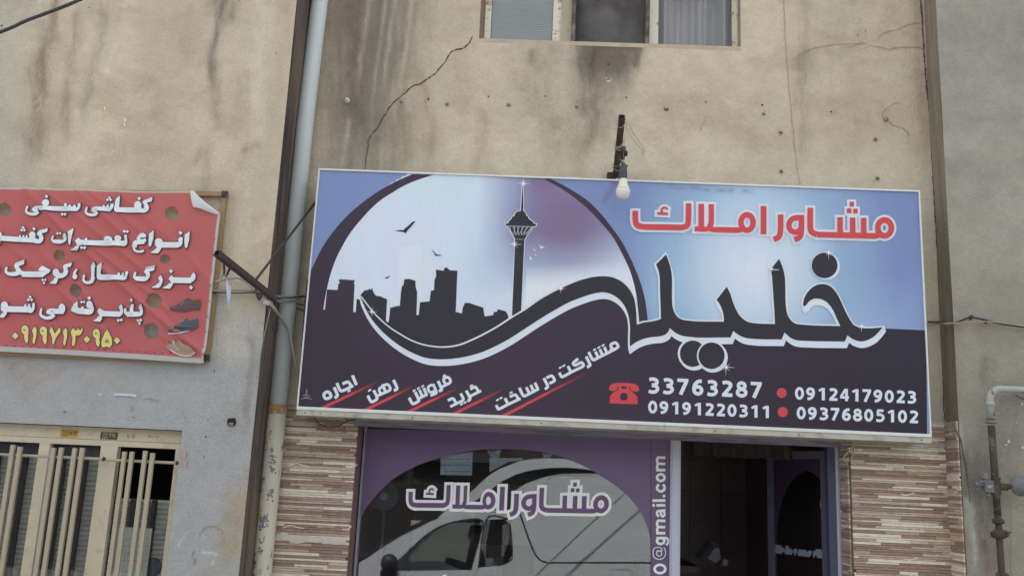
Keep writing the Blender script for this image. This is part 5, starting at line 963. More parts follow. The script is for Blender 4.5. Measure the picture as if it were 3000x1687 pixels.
# ------------------------------------------------------------------ gas pipe
def gas_pipe():
    K = lambda x, y, d=-.3: P(2400+x/1.811, 887+y/1.811, d)
    t = thing('gas_pipe', K(960, 1400), 'white elbowed gas pipe turning into a rusty brown pipe on the grey wall', 'gas pipe')
    mw = mat('chipped_white_paint', alb(146, 150, 146), .5, .08, 10, col2=alb(112, 78, 52), mix=(.6, .66, 30)); mr_ = mat('rusty_pipe', alb(62, 54, 47), .8, .25, 25, bump=.4, bscale=70, col2=alb(84, 80, 74), mix=(.55, .62, 18))
    r = .022; x0 = K(908, 560).x; ze = K(960, 456).z
    pts = [(K(1900, 455).x, -.3, K(960, 456).z), (x0+.11, -.3, ze)]+[(x0+.075-.075*math.sin(q)+.0, -.3, ze-.075+.075*math.cos(q)) for q in np.linspace(0, math.pi/2, 8)]+[(x0, -.3, K(908, 605).z)]
    b = B(); b.tube(pts, r, 16); b.make('white_pipe', mw, t, smooth=True)
    b = B(); b.tube([(x0, -.3, ze-.055-.03), (x0, -.3, ze-.055-.06)], r*1.2, 16); b.make('elbow_collar', mw, t, smooth=True)
    def nut(x, z, h, rr, m, name, n=6): b = B(); b.lathe([(rr*.8, 0), (rr, h*.2), (rr, h*.8), (rr*.8, h)], (x, -.3, z), n=n); return b.make(name, m, t)
    mu = mat('grey_union', alb(112, 106, 96), .6, .2, 30)
    nut(x0, K(908, 640).z, .022, r*1.75, mu, 'union_nut', 8); nut(x0, K(908, 618).z, .016, r*1.45, mu, 'union_nut', 8)
    b = B(); b.tube([(x0, -.3, K(908, 650).z), (x0+.005, -.3, K(908, 1120).z)], r, 16); b.make('rusty_pipe', mr_, t, smooth=True)
    zt = K(908, 955).z; b = B(); b.lathe([(r*1.3, -.07), (r*1.4, -.065), (r*1.3, -.05), (r*1.3, .02), (r*1.4, .03), (r*1.3, .04)], (x0+.004, -.3, zt), n=14); b.tube([(x0, -.3, zt-.02), (x0+.07, -.32, zt-.02)], r*1.0, 12); b.make('tee_fitting', mr_, t, smooth=True)
    for v in (1150, 1220): nut(x0+.006, K(908, v+18).z, .03, r*1.75, mr_, 'union_nut', 8)
    b = B(); b.tube([(x0+.006, -.3, K(908, 1120).z), (x0+.008, -.3, K(908, 1445).z), (x0+.008, -.3, G0+.13)], r*.92, 14); b.make('lower_pipe', mr_, t, smooth=True)
    b = B(); q = K(950, 1225); b.lathe([(r*.9, -.05), (r*1.2, -.03), (r*1.5, 0), (r*1.2, .03), (r*.9, .05)], (x0+.006, -.31, q.z), (1, .1, .1), 10); b.tube([(x0-.05, -.33, q.z+.01), (x0+.06, -.34, q.z+.015)], .006, 6); b.make('valve_body', mr_, t, smooth=True)
    nut(x0+.01, K(908, 1445).z-.02, .04, r*1.8, mr_, 'union_nut', 8)
    mc = mat('cast_grey', alb(96, 98, 99), .6, .12, 20)
    v = thing('gas_valve', K(885, 965), 'grey cast gas valve on the left side of the rusty pipe', 'valve'); p = K(885, 965, -.31)
    b = B(); b.box(p.x-.018, p.x+.035, p.y-.03, p.y+.02, p.z-.045, p.z+.03); b.make('valve_block', mc, v)
    b = B(); b.lathe([(.026, 0), (.03, .008), (.03, .012), (.02, .02), (.012, .045)], (p.x, p.y-.005, p.z+.03), (0, 0, 1), 12); b.lathe([(.012, 0), (.014, .02), (.008, .035)], (p.x+.006, p.y-.005, p.z-.045), (0, 0, -1), 10); b.make('bonnet', mc, v, smooth=True)
    b = B(); b.lathe([(.012, 0), (.012, .035), (.018, .036), (.018, .055)], (p.x-.018, p.y-.005, p.z+.0), (-1, 0, 0), 10); b.box(p.x-.05, p.x+.02, p.y-.035, p.y-.031, p.z+.015, p.z+.028); b.make('plug', mc, v)
    b = B(); b.box(p.x-.006, p.x+.022, p.y-.034, p.y-.0305, p.z-.018, p.z-.002); b.make('name_plate', mat('tan_plate', alb(150, 138, 120), .6), v)
    g = thing('gas_regulator', K(1050, 970), 'round grey gas regulator cut by the right edge beside the rusty pipe', 'regulator'); p = K(1068, 970, -.33)
    b = B(); b.lathe([(.03, 0), (.058, .008), (.064, .016), (.064, .024), (.05, .034), (.034, .05), (.02, .056)], (p.x, p.y+.02, p.z), (0, -1, 0), 24); b.make('regulator_body', mat('regulator_grey', alb(92, 97, 99), .5, .08), g, smooth=True)
    b = B(); b.tube([(x0+.05, -.32, zt-.02), (p.x-.03, p.y, p.z)], .016, 10); b.make('inlet', mr_, g, smooth=True)
    for k in range(6): q = k*math.pi/3; b = B(); b.lathe([(.006, 0), (.006, .01)], (p.x+.055*math.cos(q), p.y-.0, p.z+.055*math.sin(q)), (0, -1, 0), 6); b.make('bolt', M_bolt, g)
    cable([(2957, 1470, -.21), (2963, 1475, -.215), (2963, 1560, -.21), (2961, 1687, -.21)], .0015, M_wire, 'thin_wire', 'thin straight wire running down the grey wall right of the gas pipe', 'wire', k=2, n=5)
    cable([(2975, 1155, -.215), (2990, 1165, -.22), (3010, 1172, -.22)], .003, M_cable, 'wire_tail', 'short dark wire under the white gas pipe at the right edge', 'wire', k=3, n=5)
gas_pipe()
# ------------------------------------------------------------------ red banner
BY = -.51
FC = P(410, 880, BY); FA = FC.x*.6+FC.z*.8
CREASES = [(0, .024, .05, -9, 9, .1), (.075, .012, .03, -.7, .35, -.12), (-.09, .012, .035, -.2, .6, .2), (.16, .012, .04, -9, .1, -.05), (.25, .016, .05, -9, -.1, .06), (.34, .01, .04, -9, -.2, -.08), (-.2, .01, .05, -.9, .1, .1), (-.28, .01, .045, -9, .2, 0), (.42, .008, .06, -9, 9, .1)]
def fold(x, z):
    # creases of the slack cloth running down to the lower right corner
    a = x*.6+z*.8-FA; b = (x-FC.x)*.8-(z-FC.z)*.6; h = 0
    for c, am, w_, b0, b1, cv in CREASES:
        k = min(1, max(0, (b-b0)/.25), 1)*min(1, max(0, (b1-b)/.25)); d = (a-c*(1-.35*max(b, 0))-cv*b*b*.5)/(w_*.6); h += am*k*math.exp(-abs(d)**1.4)*(1 if d > 0 else math.exp(-d*d*.6))
    return h+.004*math.sin(x*7+z*5)+.012
def banner():
    t = thing('shoe_repair_banner', P(300, 1000, BY), 'torn red cloth banner with white lettering, yellow number and printed shoes', 'banner')
    out = [(-420, 536), (0, 550), (200, 556), (400, 561), (560, 562), (572, 600), (600, 618), (648, 630), (640, 700), (630, 800), (618, 920), (610, 1000), (603, 1052), (598, 1064), (590, 1065), (400, 1052), (200, 1040), (0, 1030), (-420, 1010)]
    holes = []
    for hx, hy, rx, ry in ((15, 616, 20, 20), (505, 626, 21, 20), (176, 750, 18, 17), (485, 761, 16, 15), (224, 852, 18, 20), (455, 882, 22, 18), (447, 970, 25, 23), (-80, 745, 16, 16), (-190, 860, 18, 18)):
        random.seed(int(hx)+500); holes.append([(hx+rx*random.uniform(.9, 1.08)*math.cos(q), hy+ry*random.uniform(.88, 1.08)*math.sin(q)) for q in np.linspace(0, 2*math.pi, 15)[:-1]])
    def hit(hs, u, v): return any((((u-sum(p[0] for p in h)/len(h))/((max(p[0] for p in h)-min(p[0] for p in h))/2))**2+((v-sum(p[1] for p in h)/len(h))/((max(p[1] for p in h)-min(p[1] for p in h))/2))**2) < 1 for h in hs)
    # red field as a fine grid with real folds, hems along its edges, holes cut out
    topv = lambda u: np.interp(u, [-420, 0, 200, 400, 560, 572, 600, 625, 648], [536, 550, 556, 561, 562, 588, 610, 622, 631]); botv = lambda u: np.interp(u, [-420, 0, 200, 400, 590, 598, 610], [1010, 1030, 1040, 1052, 1065, 1064, 1060])
    NU, NV = 330, 150; us = np.linspace(0, 1, NU+1); V_ = []; Fq = []; Fm = []; PX = np.zeros((NV+3, NU+2, 2))
    for j in range(NV+3):
        t_ = 0 if j == 0 else 1 if j == NV+2 else (j-1)/NV
        for i in range(NU+2):
            vr = 631+(1062-631)*t_; ur = np.interp(vr, [631, 640, 700, 800, 920, 1000, 1052, 1062], [648, 647, 640, 630, 618, 610, 604, 599])
            ue = ur-8; u = ur if i == NU+1 else -420+(ue+420)*us[i]; a_, b_ = float(topv(u)), float(botv(u)); hem = 5 if u < 560 else 1.5
            v = a_ if j == 0 else b_ if j == NV+2 else a_+hem+(b_-15-a_-hem)*t_
            for h in holes:                                   # draw the weave onto the rim of a hole
                cx, cy = sum(p[0] for p in h)/len(h), sum(p[1] for p in h)/len(h)
                if abs(u-cx) < 30 and abs(v-cy) < 30:
                    an = math.atan2(v-cy, u-cx) % (2*math.pi); rr_ = np.interp(an, [math.atan2(p[1]-cy, p[0]-cx) % (2*math.pi) for p in h]+[2*math.pi], [math.hypot(p[0]-cx, p[1]-cy) for p in h]+[math.hypot(h[0][0]-cx, h[0][1]-cy)]) if True else 0
                    d = math.hypot(u-cx, v-cy)
                    if abs(d-rr_) < 2.4 and d > 1: u, v = cx+(u-cx)*rr_/d, cy+(v-cy)*rr_/d
            PX[j, i] = (u, v); p = P(u, v, BY); p.y -= fold(p.x, p.z); V_.append(tuple(p))
    for j in range(NV+2):
        for i in range(NU+1):
            cu, cv = (PX[j, i]+PX[j+1, i+1])/2; dead = False
            for h in holes:
                cx, cy = sum(p[0] for p in h)/len(h), sum(p[1] for p in h)/len(h)
                if abs(cu-cx) < 30 and abs(cv-cy) < 30:
                    an = math.atan2(cv-cy, cu-cx) % (2*math.pi); rr_ = np.interp(an, [math.atan2(p[1]-cy, p[0]-cx) % (2*math.pi) for p in h]+[2*math.pi], [math.hypot(p[0]-cx, p[1]-cy) for p in h]+[math.hypot(h[0][0]-cx, h[0][1]-cy)])
                    dead |= math.hypot(cu-cx, cv-cy) < rr_-.2
            if dead: continue
            k = j*(NU+2)+i; Fq.append((k, k+1, k+NU+3, k+NU+2)); Fm.append(1 if (j == NV+1 or (j == 0 and PX[j, i][0] < 560) or i == NU) else 0)
    me = bpy.data.meshes.new('cloth'); me.from_pydata(V_, [], Fq); me.materials.append(mat('red_cloth', alb(196, 104, 106), .6, .04, 3, spec=.3, grain=.03, bump=.05, bscale=300)); me.materials.append(mat('white_hem', alb(188, 190, 188), .6, .05, 10)); me.polygons.foreach_set('material_index', Fm); me.polygons.foreach_set('use_smooth', [True]*len(Fq)); link('cloth', me, t)
    for mm in (MATS['red_cloth'], MATS['white_hem']):        # thin cloth lets light through
        n = mm.node_tree.nodes; l = mm.node_tree.links; tr = n.new('ShaderNodeBsdfTranslucent'); mx = n.new('ShaderNodeMixShader'); mx.inputs[0].default_value = .35
        tr.inputs[0].default_value = (.6, .45, .42, 1) if mm.name.startswith('red') else (.6, .6, .58, 1); l.new(n['Principled BSDF'].outputs[0], mx.inputs[1]); l.new(tr.outputs[0], mx.inputs[2]); l.new(mx.outputs[0], n['Material Output'].inputs[0])
    # turned-over corner flap
    b = B(); pts = [(562, 561), (572, 585), (590, 600), (606, 612), (648, 630), (630, 620), (600, 606), (580, 590)]
    q = [((562, 560, 0), (566, 588, .02)), ((575, 566, .025), (573, 612, .03)), ((590, 582, .03), (592, 616, .03)), ((608, 598, .03), (612, 624, .02)), ((648, 629, 0), (640, 632, .0))]
    vs2 = []
    for (a, c) in q:
        for (u, v, dy) in (a, ((a[0]+c[0])/2, (a[1]+c[1])/2, (a[2]+c[2])/2+.012), c): p = P(u, v, BY); p.y -= dy+fold(p.x, p.z)+.004; vs2.append(p)
    b.add(vs2, [(3*i+k, 3*i+k+1, 3*i+k+4, 3*i+k+3) for i in range(4) for k in (0, 1)]); b.make('turned_corner', mat('cloth_back', alb(186, 188, 192), .7, .05), t, smooth=True)
    # wooden frame behind
    fy = BY+.035
    for nm, pts in (('frame_batten', ((-420, 545), (668, 562))), ('frame_batten', ((-420, 1008), (602, 1058)))):
        b = B(); p, q_ = P(pts[0][0], pts[0][1]+8, fy), P(pts[1][0], pts[1][1]+8 if pts[0][1] < 800 else pts[1][1], fy); b.beam(p, q_, .03, .03); b.make(nm, M_wood, t)
    b = B(); b.beam(P(660, 562, fy+.001), P(606, 1056, fy+.001), .03, .028, up=(0, 1, 0)); b.make('frame_batten', M_wood, t)
    for u, v in ((659, 569), (605, 1048)):
        p = P(u, v, fy-.018); b = B(); b.box(p.x-.02, p.x+.02, fy-.028, fy-.016, p.z-.02, p.z+.02); b.lathe([(.007, 0), (.006, .004)], (p.x-.004, fy-.028, p.z), (0, -1, 0), 8); b.make('corner_plate', M_rust, t)
    sub = 6
    two_layer('', banner_white, BY, M_ink_outline, M_banner_white, 2.3, t, z0=.0045, fn=fold, part='banner_lettering', gap=.0004, sub=sub)
    two_layer('', banner_yellow, BY, M_ink_outline, mat('yellow_print', alb(196, 190, 112), .6, .04), 2.3, t, z0=.0045, fn=fold, part='phone_number', gap=.0004, sub=sub)
    a = Art(BY, .0095, fn=fold); banner_counters(a); a.make('letter_counters', M_ink_outline, t, kind='stuff')
    # holes in 5
    a = Art(BY, .0098, fn=fold); a.frame(260, 780, 4.8306); a.F([(275, 1025), (258, 1050), (240, 1078), (262, 1088), (272, 1078), (282, 1090), (305, 1078), (292, 1050)]); a.make('letter_counter', MATS['red_cloth'], t)
    sh = lambda z: Art(BY, z+.006, fn=fold).frame(260, 780, 4.8306)
    mb, mg, mt, ms, mw_ = (mat(n, alb(*c), .5, .12, 40) for n, c in (('brown_shoe_print', (80, 60, 64)), ('grey_shoe_print', (64, 70, 78)), ('tan_shoe_print', (146, 120, 108)), ('sole_print', (66, 60, 66)), ('pale_shoe_print', (196, 192, 190))))
    top1 = [(1165, 595), (1185, 575), (1240, 560), (1310, 530), (1355, 490), (1400, 462), (1440, 462), (1490, 490), (1540, 478), (1578, 470), (1590, 500), (1590, 580), (1500, 595), (1450, 625), (1380, 645), (1280, 635), (1180, 622)]
    a = sh(.003); a.F([(1165, 600), (1180, 625), (1280, 642), (1380, 652), (1450, 632), (1500, 612), (1530, 628), (1585, 622), (1590, 575), (1300, 610)]); a.make('shoe_sole_print', ms, t)
    a = sh(.0034); a.F(top1); a.make('shoe_print', mb, t, label='printed dark brown shoe, topmost of the three')
    a = sh(.0040); a.S([(1290, 560), (1340, 535), (1365, 505)], 7); a.S([(1195, 585), (1230, 572)], 5); a.make('shoe_highlight', mat('shoe_shine', alb(150, 140, 142), .5), t)
    a = sh(.003); a.F([(1142, 950), (1145, 968), (1210, 975), (1330, 960), (1420, 935), (1480, 905), (1460, 915), (1300, 950), (1200, 950)]); a.make('shoe_shadow_print', mw_, t)
    a = sh(.0034); a.F([(1145, 915), (1150, 895), (1210, 865), (1290, 830), (1340, 790), (1378, 745), (1400, 748), (1445, 770), (1500, 755), (1550, 738), (1562, 770), (1560, 860), (1540, 888), (1460, 905), (1380, 935), (1260, 955), (1170, 952)]); a.make('shoe_print', mg, t, label='printed blue-grey shoe, the middle one')
    a = sh(.0040); a.S([(1160, 905), (1240, 870), (1320, 850)], 9); a.S([(1330, 800), (1380, 755)], 6); a.S([(1450, 765), (1545, 745)], 4); a.make('shoe_highlight', mat('shoe_shine_blue', alb(150, 164, 174), .5), t)
    a = sh(.0045); a.S([(1150, 945), (1260, 950), (1400, 925), (1550, 880)], 9); [a.S([(1330+k*10, 815-k*13), (1350+k*10, 822-k*13)], 3) for k in range(5)]; a.make('shoe_detail', ms, t)
    a = sh(.0034); a.F([(1140, 1055), (1175, 1080), (1220, 1050), (1260, 1080), (1320, 1060), (1370, 1110), (1460, 1150), (1510, 1190), (1535, 1240), (1480, 1270), (1400, 1285), (1300, 1270), (1200, 1215), (1120, 1170), (1125, 1110)]); a.make('shoe_print', mt, t, label='printed pair of tan shoes, the lowest')
    a = sh(.0040); a.S([(1140, 1150), (1230, 1225), (1330, 1265), (1430, 1275), (1480, 1265)], 14); a.S([(1220, 1060), (1240, 1130), (1300, 1200)], 8); a.S([(1310, 1070), (1340, 1130), (1400, 1180)], 8); a.S([(1480, 1245), (1530, 1230)], 10); a.make('shoe_highlight', mw_, t)
    a = sh(.0046); a.S([(1150, 1060), (1185, 1100)], 12); a.S([(1240, 1050), (1275, 1085)], 10); a.S([(1330, 1060), (1365, 1105)], 8); [a.S([(1265+k*12, 1095+k*14), (1290+k*12, 1090+k*14)], 4) for k in range(4)]; a.S([(1420, 1200), (1500, 1185)], 6); a.make('shoe_detail', ms, t)
    # stitching nicks along the hem
    a = Art(BY, .003, fn=fold); random.seed(5)
    for u in range(20, 600, 24): v = 1011+.049*u; a.S([(u, v+random.uniform(-2, 2)), (u+7, v+random.uniform(-3, 2))], 1.5)
    for v in range(700, 1050, 45): u = 640-(v-632)*.098-3; a.S([(u, v), (u+2, v+6)], 1.6)
    a.make('staples', M_rust, t)
    return t
M_ink_outline = mat('dark_outline_ink', alb(84, 62, 78), .6, .05); M_banner_white = mat('banner_white', alb(198, 206, 210), .6, .03)
def banner_white(a):
    a.frame(60, 560, 6.44)
    a.F([(2515, 130), (2345, 195), (2325, 240), (2400, 330), (2440, 300), (2410, 235), (2500, 212)]); a.S([(2385, 280), (2408, 340), (2370, 385), (2290, 385)], 82); a.S([(2320, 380), (1880, 374)], 96); a.E(2243, 285, 66, 78); a.D(2263, 160, 38)
    a.F([(1915, 108), (1830, 165), (1806, 360), (1820, 405), (1860, 425), (1920, 425), (1925, 340), (1893, 325)])
    a.S([(1768, 262), (1760, 330), (1725, 375), (1690, 375)], (50, 66)); a.S([(1710, 365), (1480, 358)], 80); a.S([(1690, 290), (1690, 350)], 42); a.S([(1615, 290), (1615, 350)], 42); a.S([(1500, 345), (1430, 358), (1405, 385), (1430, 405), (1490, 400)], 46); a.S([(1500, 420), (1440, 465), (1340, 470), (1270, 420), (1298, 325)], (70, 34))
    for x, y in ((1715, 147), (1680, 190), (1737, 190)): a.D(x, y, 30)
    a.S([(1148, 250), (1140, 320), (1105, 370), (1070, 370)], (44, 66)); a.S([(1090, 362), (560, 348)], 88); a.S([(580, 348), (400, 345)], 80)
    for x in (1060, 975): a.S([(x, 285), (x, 340)], 44)
    a.S([(900, 258), (900, 340)], 46); a.E(520, 245, 62, 66); a.D(537, 125, 38); a.S([(440, 340), (330, 330), (275, 365), (310, 385), (370, 385)], 52); a.S([(370, 400), (310, 445), (210, 445), (140, 400), (168, 295)], (76, 34)); a.D(828, 460, 32); a.D(880, 460, 32)
    a.frame(200, 660, 6.44)
    for P_ in ([(2315, 130), (2220, 195), (2215, 340), (2228, 430), (2242, 455), (2270, 430), (2305, 290)], [(1640, 110), (1550, 180), (1542, 380), (1558, 430), (1590, 400), (1630, 270)], [(145, 75), (50, 150), (35, 330), (48, 385), (75, 380), (130, 230)]): a.F(P_)
    a.S([(2155, 240), (2145, 330), (2130, 380), (2085, 392)], (60, 90)); a.F([(2155, 232), (2092, 285), (2120, 330), (2165, 320)]); a.S([(2110, 390), (1760, 384)], 104); a.E(1735, 325, 74, 64); a.E(1722, 375, 62, 56); a.F([(1700, 430), (1795, 415), (1760, 490), (1720, 545), (1590, 540), (1588, 525), (1650, 485)]); a.D(2142, 162, 40)
    a.S([(1492, 235), (1450, 190), (1390, 215), (1350, 290)], (40, 70)); a.S([(1330, 300), (1400, 320), (1495, 290)], (70, 60)); a.S([(1470, 345), (1330, 370), (1275, 440), (1310, 505), (1400, 518), (1462, 500)], (50, 40)); a.S([(1380, 220), (1480, 222)], 60); a.S([(1340, 330), (1300, 380), (1285, 440)], 90)
    a.S([(1130, 212), (1130, 300), (1105, 370), (1060, 375)], (50, 80)); a.S([(1110, 362), (330, 352)], 98); a.D(1105, 145, 32); a.D(1155, 145, 32); a.E(975, 265, 66, 52); a.S([(975, 290), (975, 350)], 70); a.E(797, 295, 76, 66); a.S([(382, 260), (384, 340)], 44); a.S([(400, 350), (255, 335)], 80); a.F([(250, 258), (192, 325), (240, 410), (320, 400), (320, 310), (290, 300)]); a.F([(215, 400), (290, 390), (255, 450), (210, 498), (82, 492), (76, 480), (150, 445)]); a.D(315, 456, 32); a.D(366, 456, 32)
    a.frame(0, 660, 8.05)
    a.S([(1585, 228), (1590, 330), (1540, 395), (1420, 425), (1310, 405), (1270, 350), (1300, 268)], (86, 40)); a.F([(1580, 225), (1520, 295), (1560, 345), (1600, 320)]); a.S([(1500, 405), (1310, 400)], 90); a.D(1402, 216, 38); a.D(1472, 216, 38)
    a.F([(1172, 92), (970, 140), (905, 220), (985, 320), (1055, 310), (1030, 210), (1150, 182)]); a.S([(1000, 250), (1015, 340), (970, 400), (870, 390)], (90, 110)); a.S([(900, 380), (460, 355)], 112); a.S([(480, 355), (-60, 330)], 122); a.E(805, 255, 76, 86); a.D(845, 107, 46)
    for x in (672, 595, 515): a.S([(x, 258), (x, 330)], 46)
    for x, y in ((590, 78), (555, 138), (620, 138)): a.D(x, y, 38)
    a.E(20, 260, 88, 92); a.E(10, 430, 62, 60)
    a.frame(200, 660, 6.44)
    a.F([(2395, 900), (2340, 955), (2370, 1000), (2420, 1000), (2422, 940)]); a.S([(2385, 960), (2370, 1020), (2320, 1050)], 88); a.S([(2345, 1052), (1990, 1048)], 108); a.D(2340, 1186, 42); a.F([(1975, 955), (1918, 1025), (1975, 1100), (2060, 1095), (2060, 1010), (2010, 990)]); a.F([(1945, 1100), (2012, 1090), (1990, 1150), (1950, 1212), (1815, 1205), (1812, 1192), (1890, 1150)]); a.D(1965, 880, 42)
    a.F([(1780, 950), (1725, 1015), (1760, 1075), (1730, 1120), (1800, 1120), (1815, 1040)]); a.F([(1730, 1105), (1800, 1110), (1780, 1160), (1745, 1200), (1612, 1195), (1610, 1183), (1690, 1145)])
    a.F([(1660, 800), (1500, 845), (1470, 905), (1520, 970), (1560, 950), (1555, 895), (1650, 870)]); a.S([(1672, 778), (1495, 824)], 18); a.S([(1525, 900), (1545, 970), (1490, 1035), (1400, 1045), (1310, 1020), (1290, 970), (1308, 898)], (80, 38)); a.S([(1500, 1030), (1320, 1025)], 90)
    a.S([(1155, 890), (1145, 960), (1110, 1020), (1070, 1020)], (42, 68)); a.S([(1095, 1010), (630, 1000)], 98); a.S([(1080, 915), (1080, 985)], 42); a.S([(1000, 915), (1000, 985)], 42); a.F([(690, 730), (600, 790), (572, 970), (590, 1035), (640, 1048), (680, 1045), (680, 950), (652, 935)])
    a.F([(550, 718), (470, 780), (470, 1010), (525, 1020), (542, 820), (565, 800)]); a.S([(505, 990), (480, 1070), (400, 1098), (325, 1060), (338, 945)], (74, 36)); a.S([(205, 842), (165, 890), (150, 950)], (28, 56)); a.E(162, 985, 44, 50)
    a.frame(0, 660, 8.05)
    a.F([(1745, 895), (1560, 945), (1528, 1000), (1570, 1090), (1640, 1080), (1625, 1025), (1715, 990)]); a.S([(1580, 1050), (1610, 1110), (1570, 1190), (1480, 1215), (1400, 1210)], (90, 110)); a.S([(1540, 1210), (1380, 1205)], 110); a.E(1375, 1140, 86, 92); a.F([(1335, 1250), (1430, 1220), (1410, 1310), (1380, 1402), (1243, 1398), (1240, 1382), (1310, 1320)])
    a.F([(1050, 970), (975, 1040), (970, 1100), (1090, 1112), (1030, 1235), (1090, 1235), (1160, 1160), (1185, 1160), (1245, 1078), (1150, 1025)]); a.S([(1080, 1180), (570, 1172)], 134); a.S([(1010, 1020), (1120, 1080)], 90)
    for x, y in ((1063, 1310), (1132, 1310), (1090, 1375)): a.D(x, y, 36)
    a.F([(645, 838), (430, 905), (385, 985), (450, 1120), (560, 1120), (495, 985), (625, 940)]); a.S([(470, 1040), (540, 1130), (640, 1172)], 100); a.S([(500, 1120), (430, 1165), (290, 1170), (205, 1120), (218, 1005)], (120, 44)); a.S([(10, 990), (12, 1060), (-20, 1150)], 52)
    a.frame(260, 780, 4.8306)
    a.S([(775, 562), (778, 640), (755, 690), (700, 690)], (36, 70)); a.F([(775, 552), (735, 610), (770, 640)]); a.S([(740, 692), (570, 690)], 70); a.S([(650, 548), (640, 640), (655, 690)], (34, 60)); a.F([(652, 542), (612, 590), (640, 620)]); a.S([(555, 608), (550, 660), (590, 695)], (34, 60)); a.D(730, 780, 25); a.D(772, 776, 25); a.D(750, 820, 25); a.D(637, 495, 28)
    a.S([(490, 560), (495, 640), (470, 685), (430, 685)], (34, 72)); a.F([(492, 552), (450, 600), (480, 630)]); a.S([(470, 688), (220, 680)], 76); a.F([(185, 600), (150, 650), (185, 715), (250, 715), (255, 640), (215, 620)]); a.F([(160, 720), (222, 705), (215, 755), (190, 797), (100, 787), (98, 778), (140, 755)]); a.D(448, 776, 24); a.D(490, 770, 24)
    a.frame(0, 850, 6.9)
    a.E(1852, 310, 68, 76); a.S([(1895, 290), (1905, 390), (1870, 455), (1810, 460)], (50, 110)); a.S([(1860, 455), (1590, 430)], 118); a.S([(1715, 350), (1715, 420)], 44); a.F([(1612, 235), (1540, 300), (1475, 395), (1485, 440), (1560, 470), (1660, 470), (1640, 400), (1620, 330)]); a.D(1690, 255, 30); a.D(1742, 255, 30); a.D(1856, 180, 42)
    a.E(1292, 385, 68, 98); a.S([(1330, 440), (1120, 440)], 105); a.S([(1230, 425), (1080, 410), (1010, 455), (1050, 478), (1130, 480)], 58); a.S([(1130, 505), (1080, 560), (970, 575), (870, 510), (888, 378)], (86, 38))
    a.S([(728, 275), (725, 370), (690, 435), (650, 440)], (44, 78)); a.S([(680, 410), (190, 398)], 118); a.S([(640, 300), (640, 380)], 42); a.S([(565, 300), (565, 380)], 42); a.E(148, 335, 74, 88); a.E(140, 395, 68, 60); a.F([(135, 450), (215, 430), (180, 520), (130, 575), (15, 565), (15, 550), (80, 510)]); a.D(660, 155, 34); a.D(626, 212, 34); a.D(690, 212, 34); a.S([(0, 220), (10, 310), (-10, 390)], 50)
def banner_yellow(a):
    a.frame(0, 850, 6.9); a.D(345, 930, 72)
    for dx, dy in ((0, 0), (370, 20), (1428, 68)):
        a.E(540+dx, 812+dy, 72, 92); a.F([(600+dx, 800+dy), (612+dx, 880+dy), (598+dx, 940+dy), (612+dx, 985+dy), (600+dx, 1040+dy), (582+dx, 1088+dy), (545+dx, 1050+dy), (525+dx, 985+dy), (528+dx, 900+dy), (520+dx, 850+dy)])
    for dx, dy in ((0, 0), (610, 26)): a.F([(745+dx, 735+dy), (683+dx, 820+dy), (710+dx, 920+dy), (692+dx, 1060+dy), (708+dx, 1093+dy), (735+dx, 1090+dy), (768+dx, 930+dy), (776+dx, 810+dy)])
    a.F([(1072, 738), (1028, 830), (1080, 950), (1092, 1100), (1112, 1110), (1160, 970), (1250, 840), (1238, 752), (1135, 890)]); a.F([(1500, 765), (1450, 850), (1490, 960), (1478, 1110), (1498, 1135), (1530, 1110), (1550, 1030), (1550, 915), (1620, 920), (1670, 880), (1700, 778), (1680, 770), (1655, 815), (1620, 810), (1600, 768), (1575, 812), (1545, 820)]); a.D(1775, 1000, 72)
    a.frame(260, 780, 4.8306); a.F([(278, 890), (235, 965), (195, 1060), (195, 1130), (225, 1152), (270, 1136), (310, 1155), (345, 1110), (348, 1030), (320, 960)]); a.D(418, 1055, 50)
def banner_counters(a):
    a.frame(60, 560, 6.44); a.E(2240, 298, 20, 13); a.E(517, 265, 20, 13); a.S([(1410, 378), (1500, 378)], 7); a.S([(290, 352), (370, 360)], 7)
    a.F([(2345, 262), (2295, 325), (2368, 325)]) 
    a.frame(200, 660, 6.44); a.E(1720, 345, 20, 9); a.E(795, 308, 14, 26); a.S([(1375, 258), (1495, 262)], 18); a.frame(0, 660, 8.05); a.E(792, 272, 26, 16); a.E(1368, 1148, 28, 9); a.F([(905, 245), (862, 312), (962, 312)]); a.F([(960, 1102), (1020, 1080), (1085, 1108)])
    a.frame(0, 850, 6.9); a.E(1842, 320, 20, 11); a.F([(1548, 362), (1530, 388), (1565, 388)]); a.E(1305, 385, 15, 34); a.E(140, 348, 22, 9); a.S([(1040, 448), (1130, 448)], 7)
    for dx, dy in ((0, 0), (370, 18), (1430, 68)): a.E(533+dx, 814+dy, 22, 13)
banner()
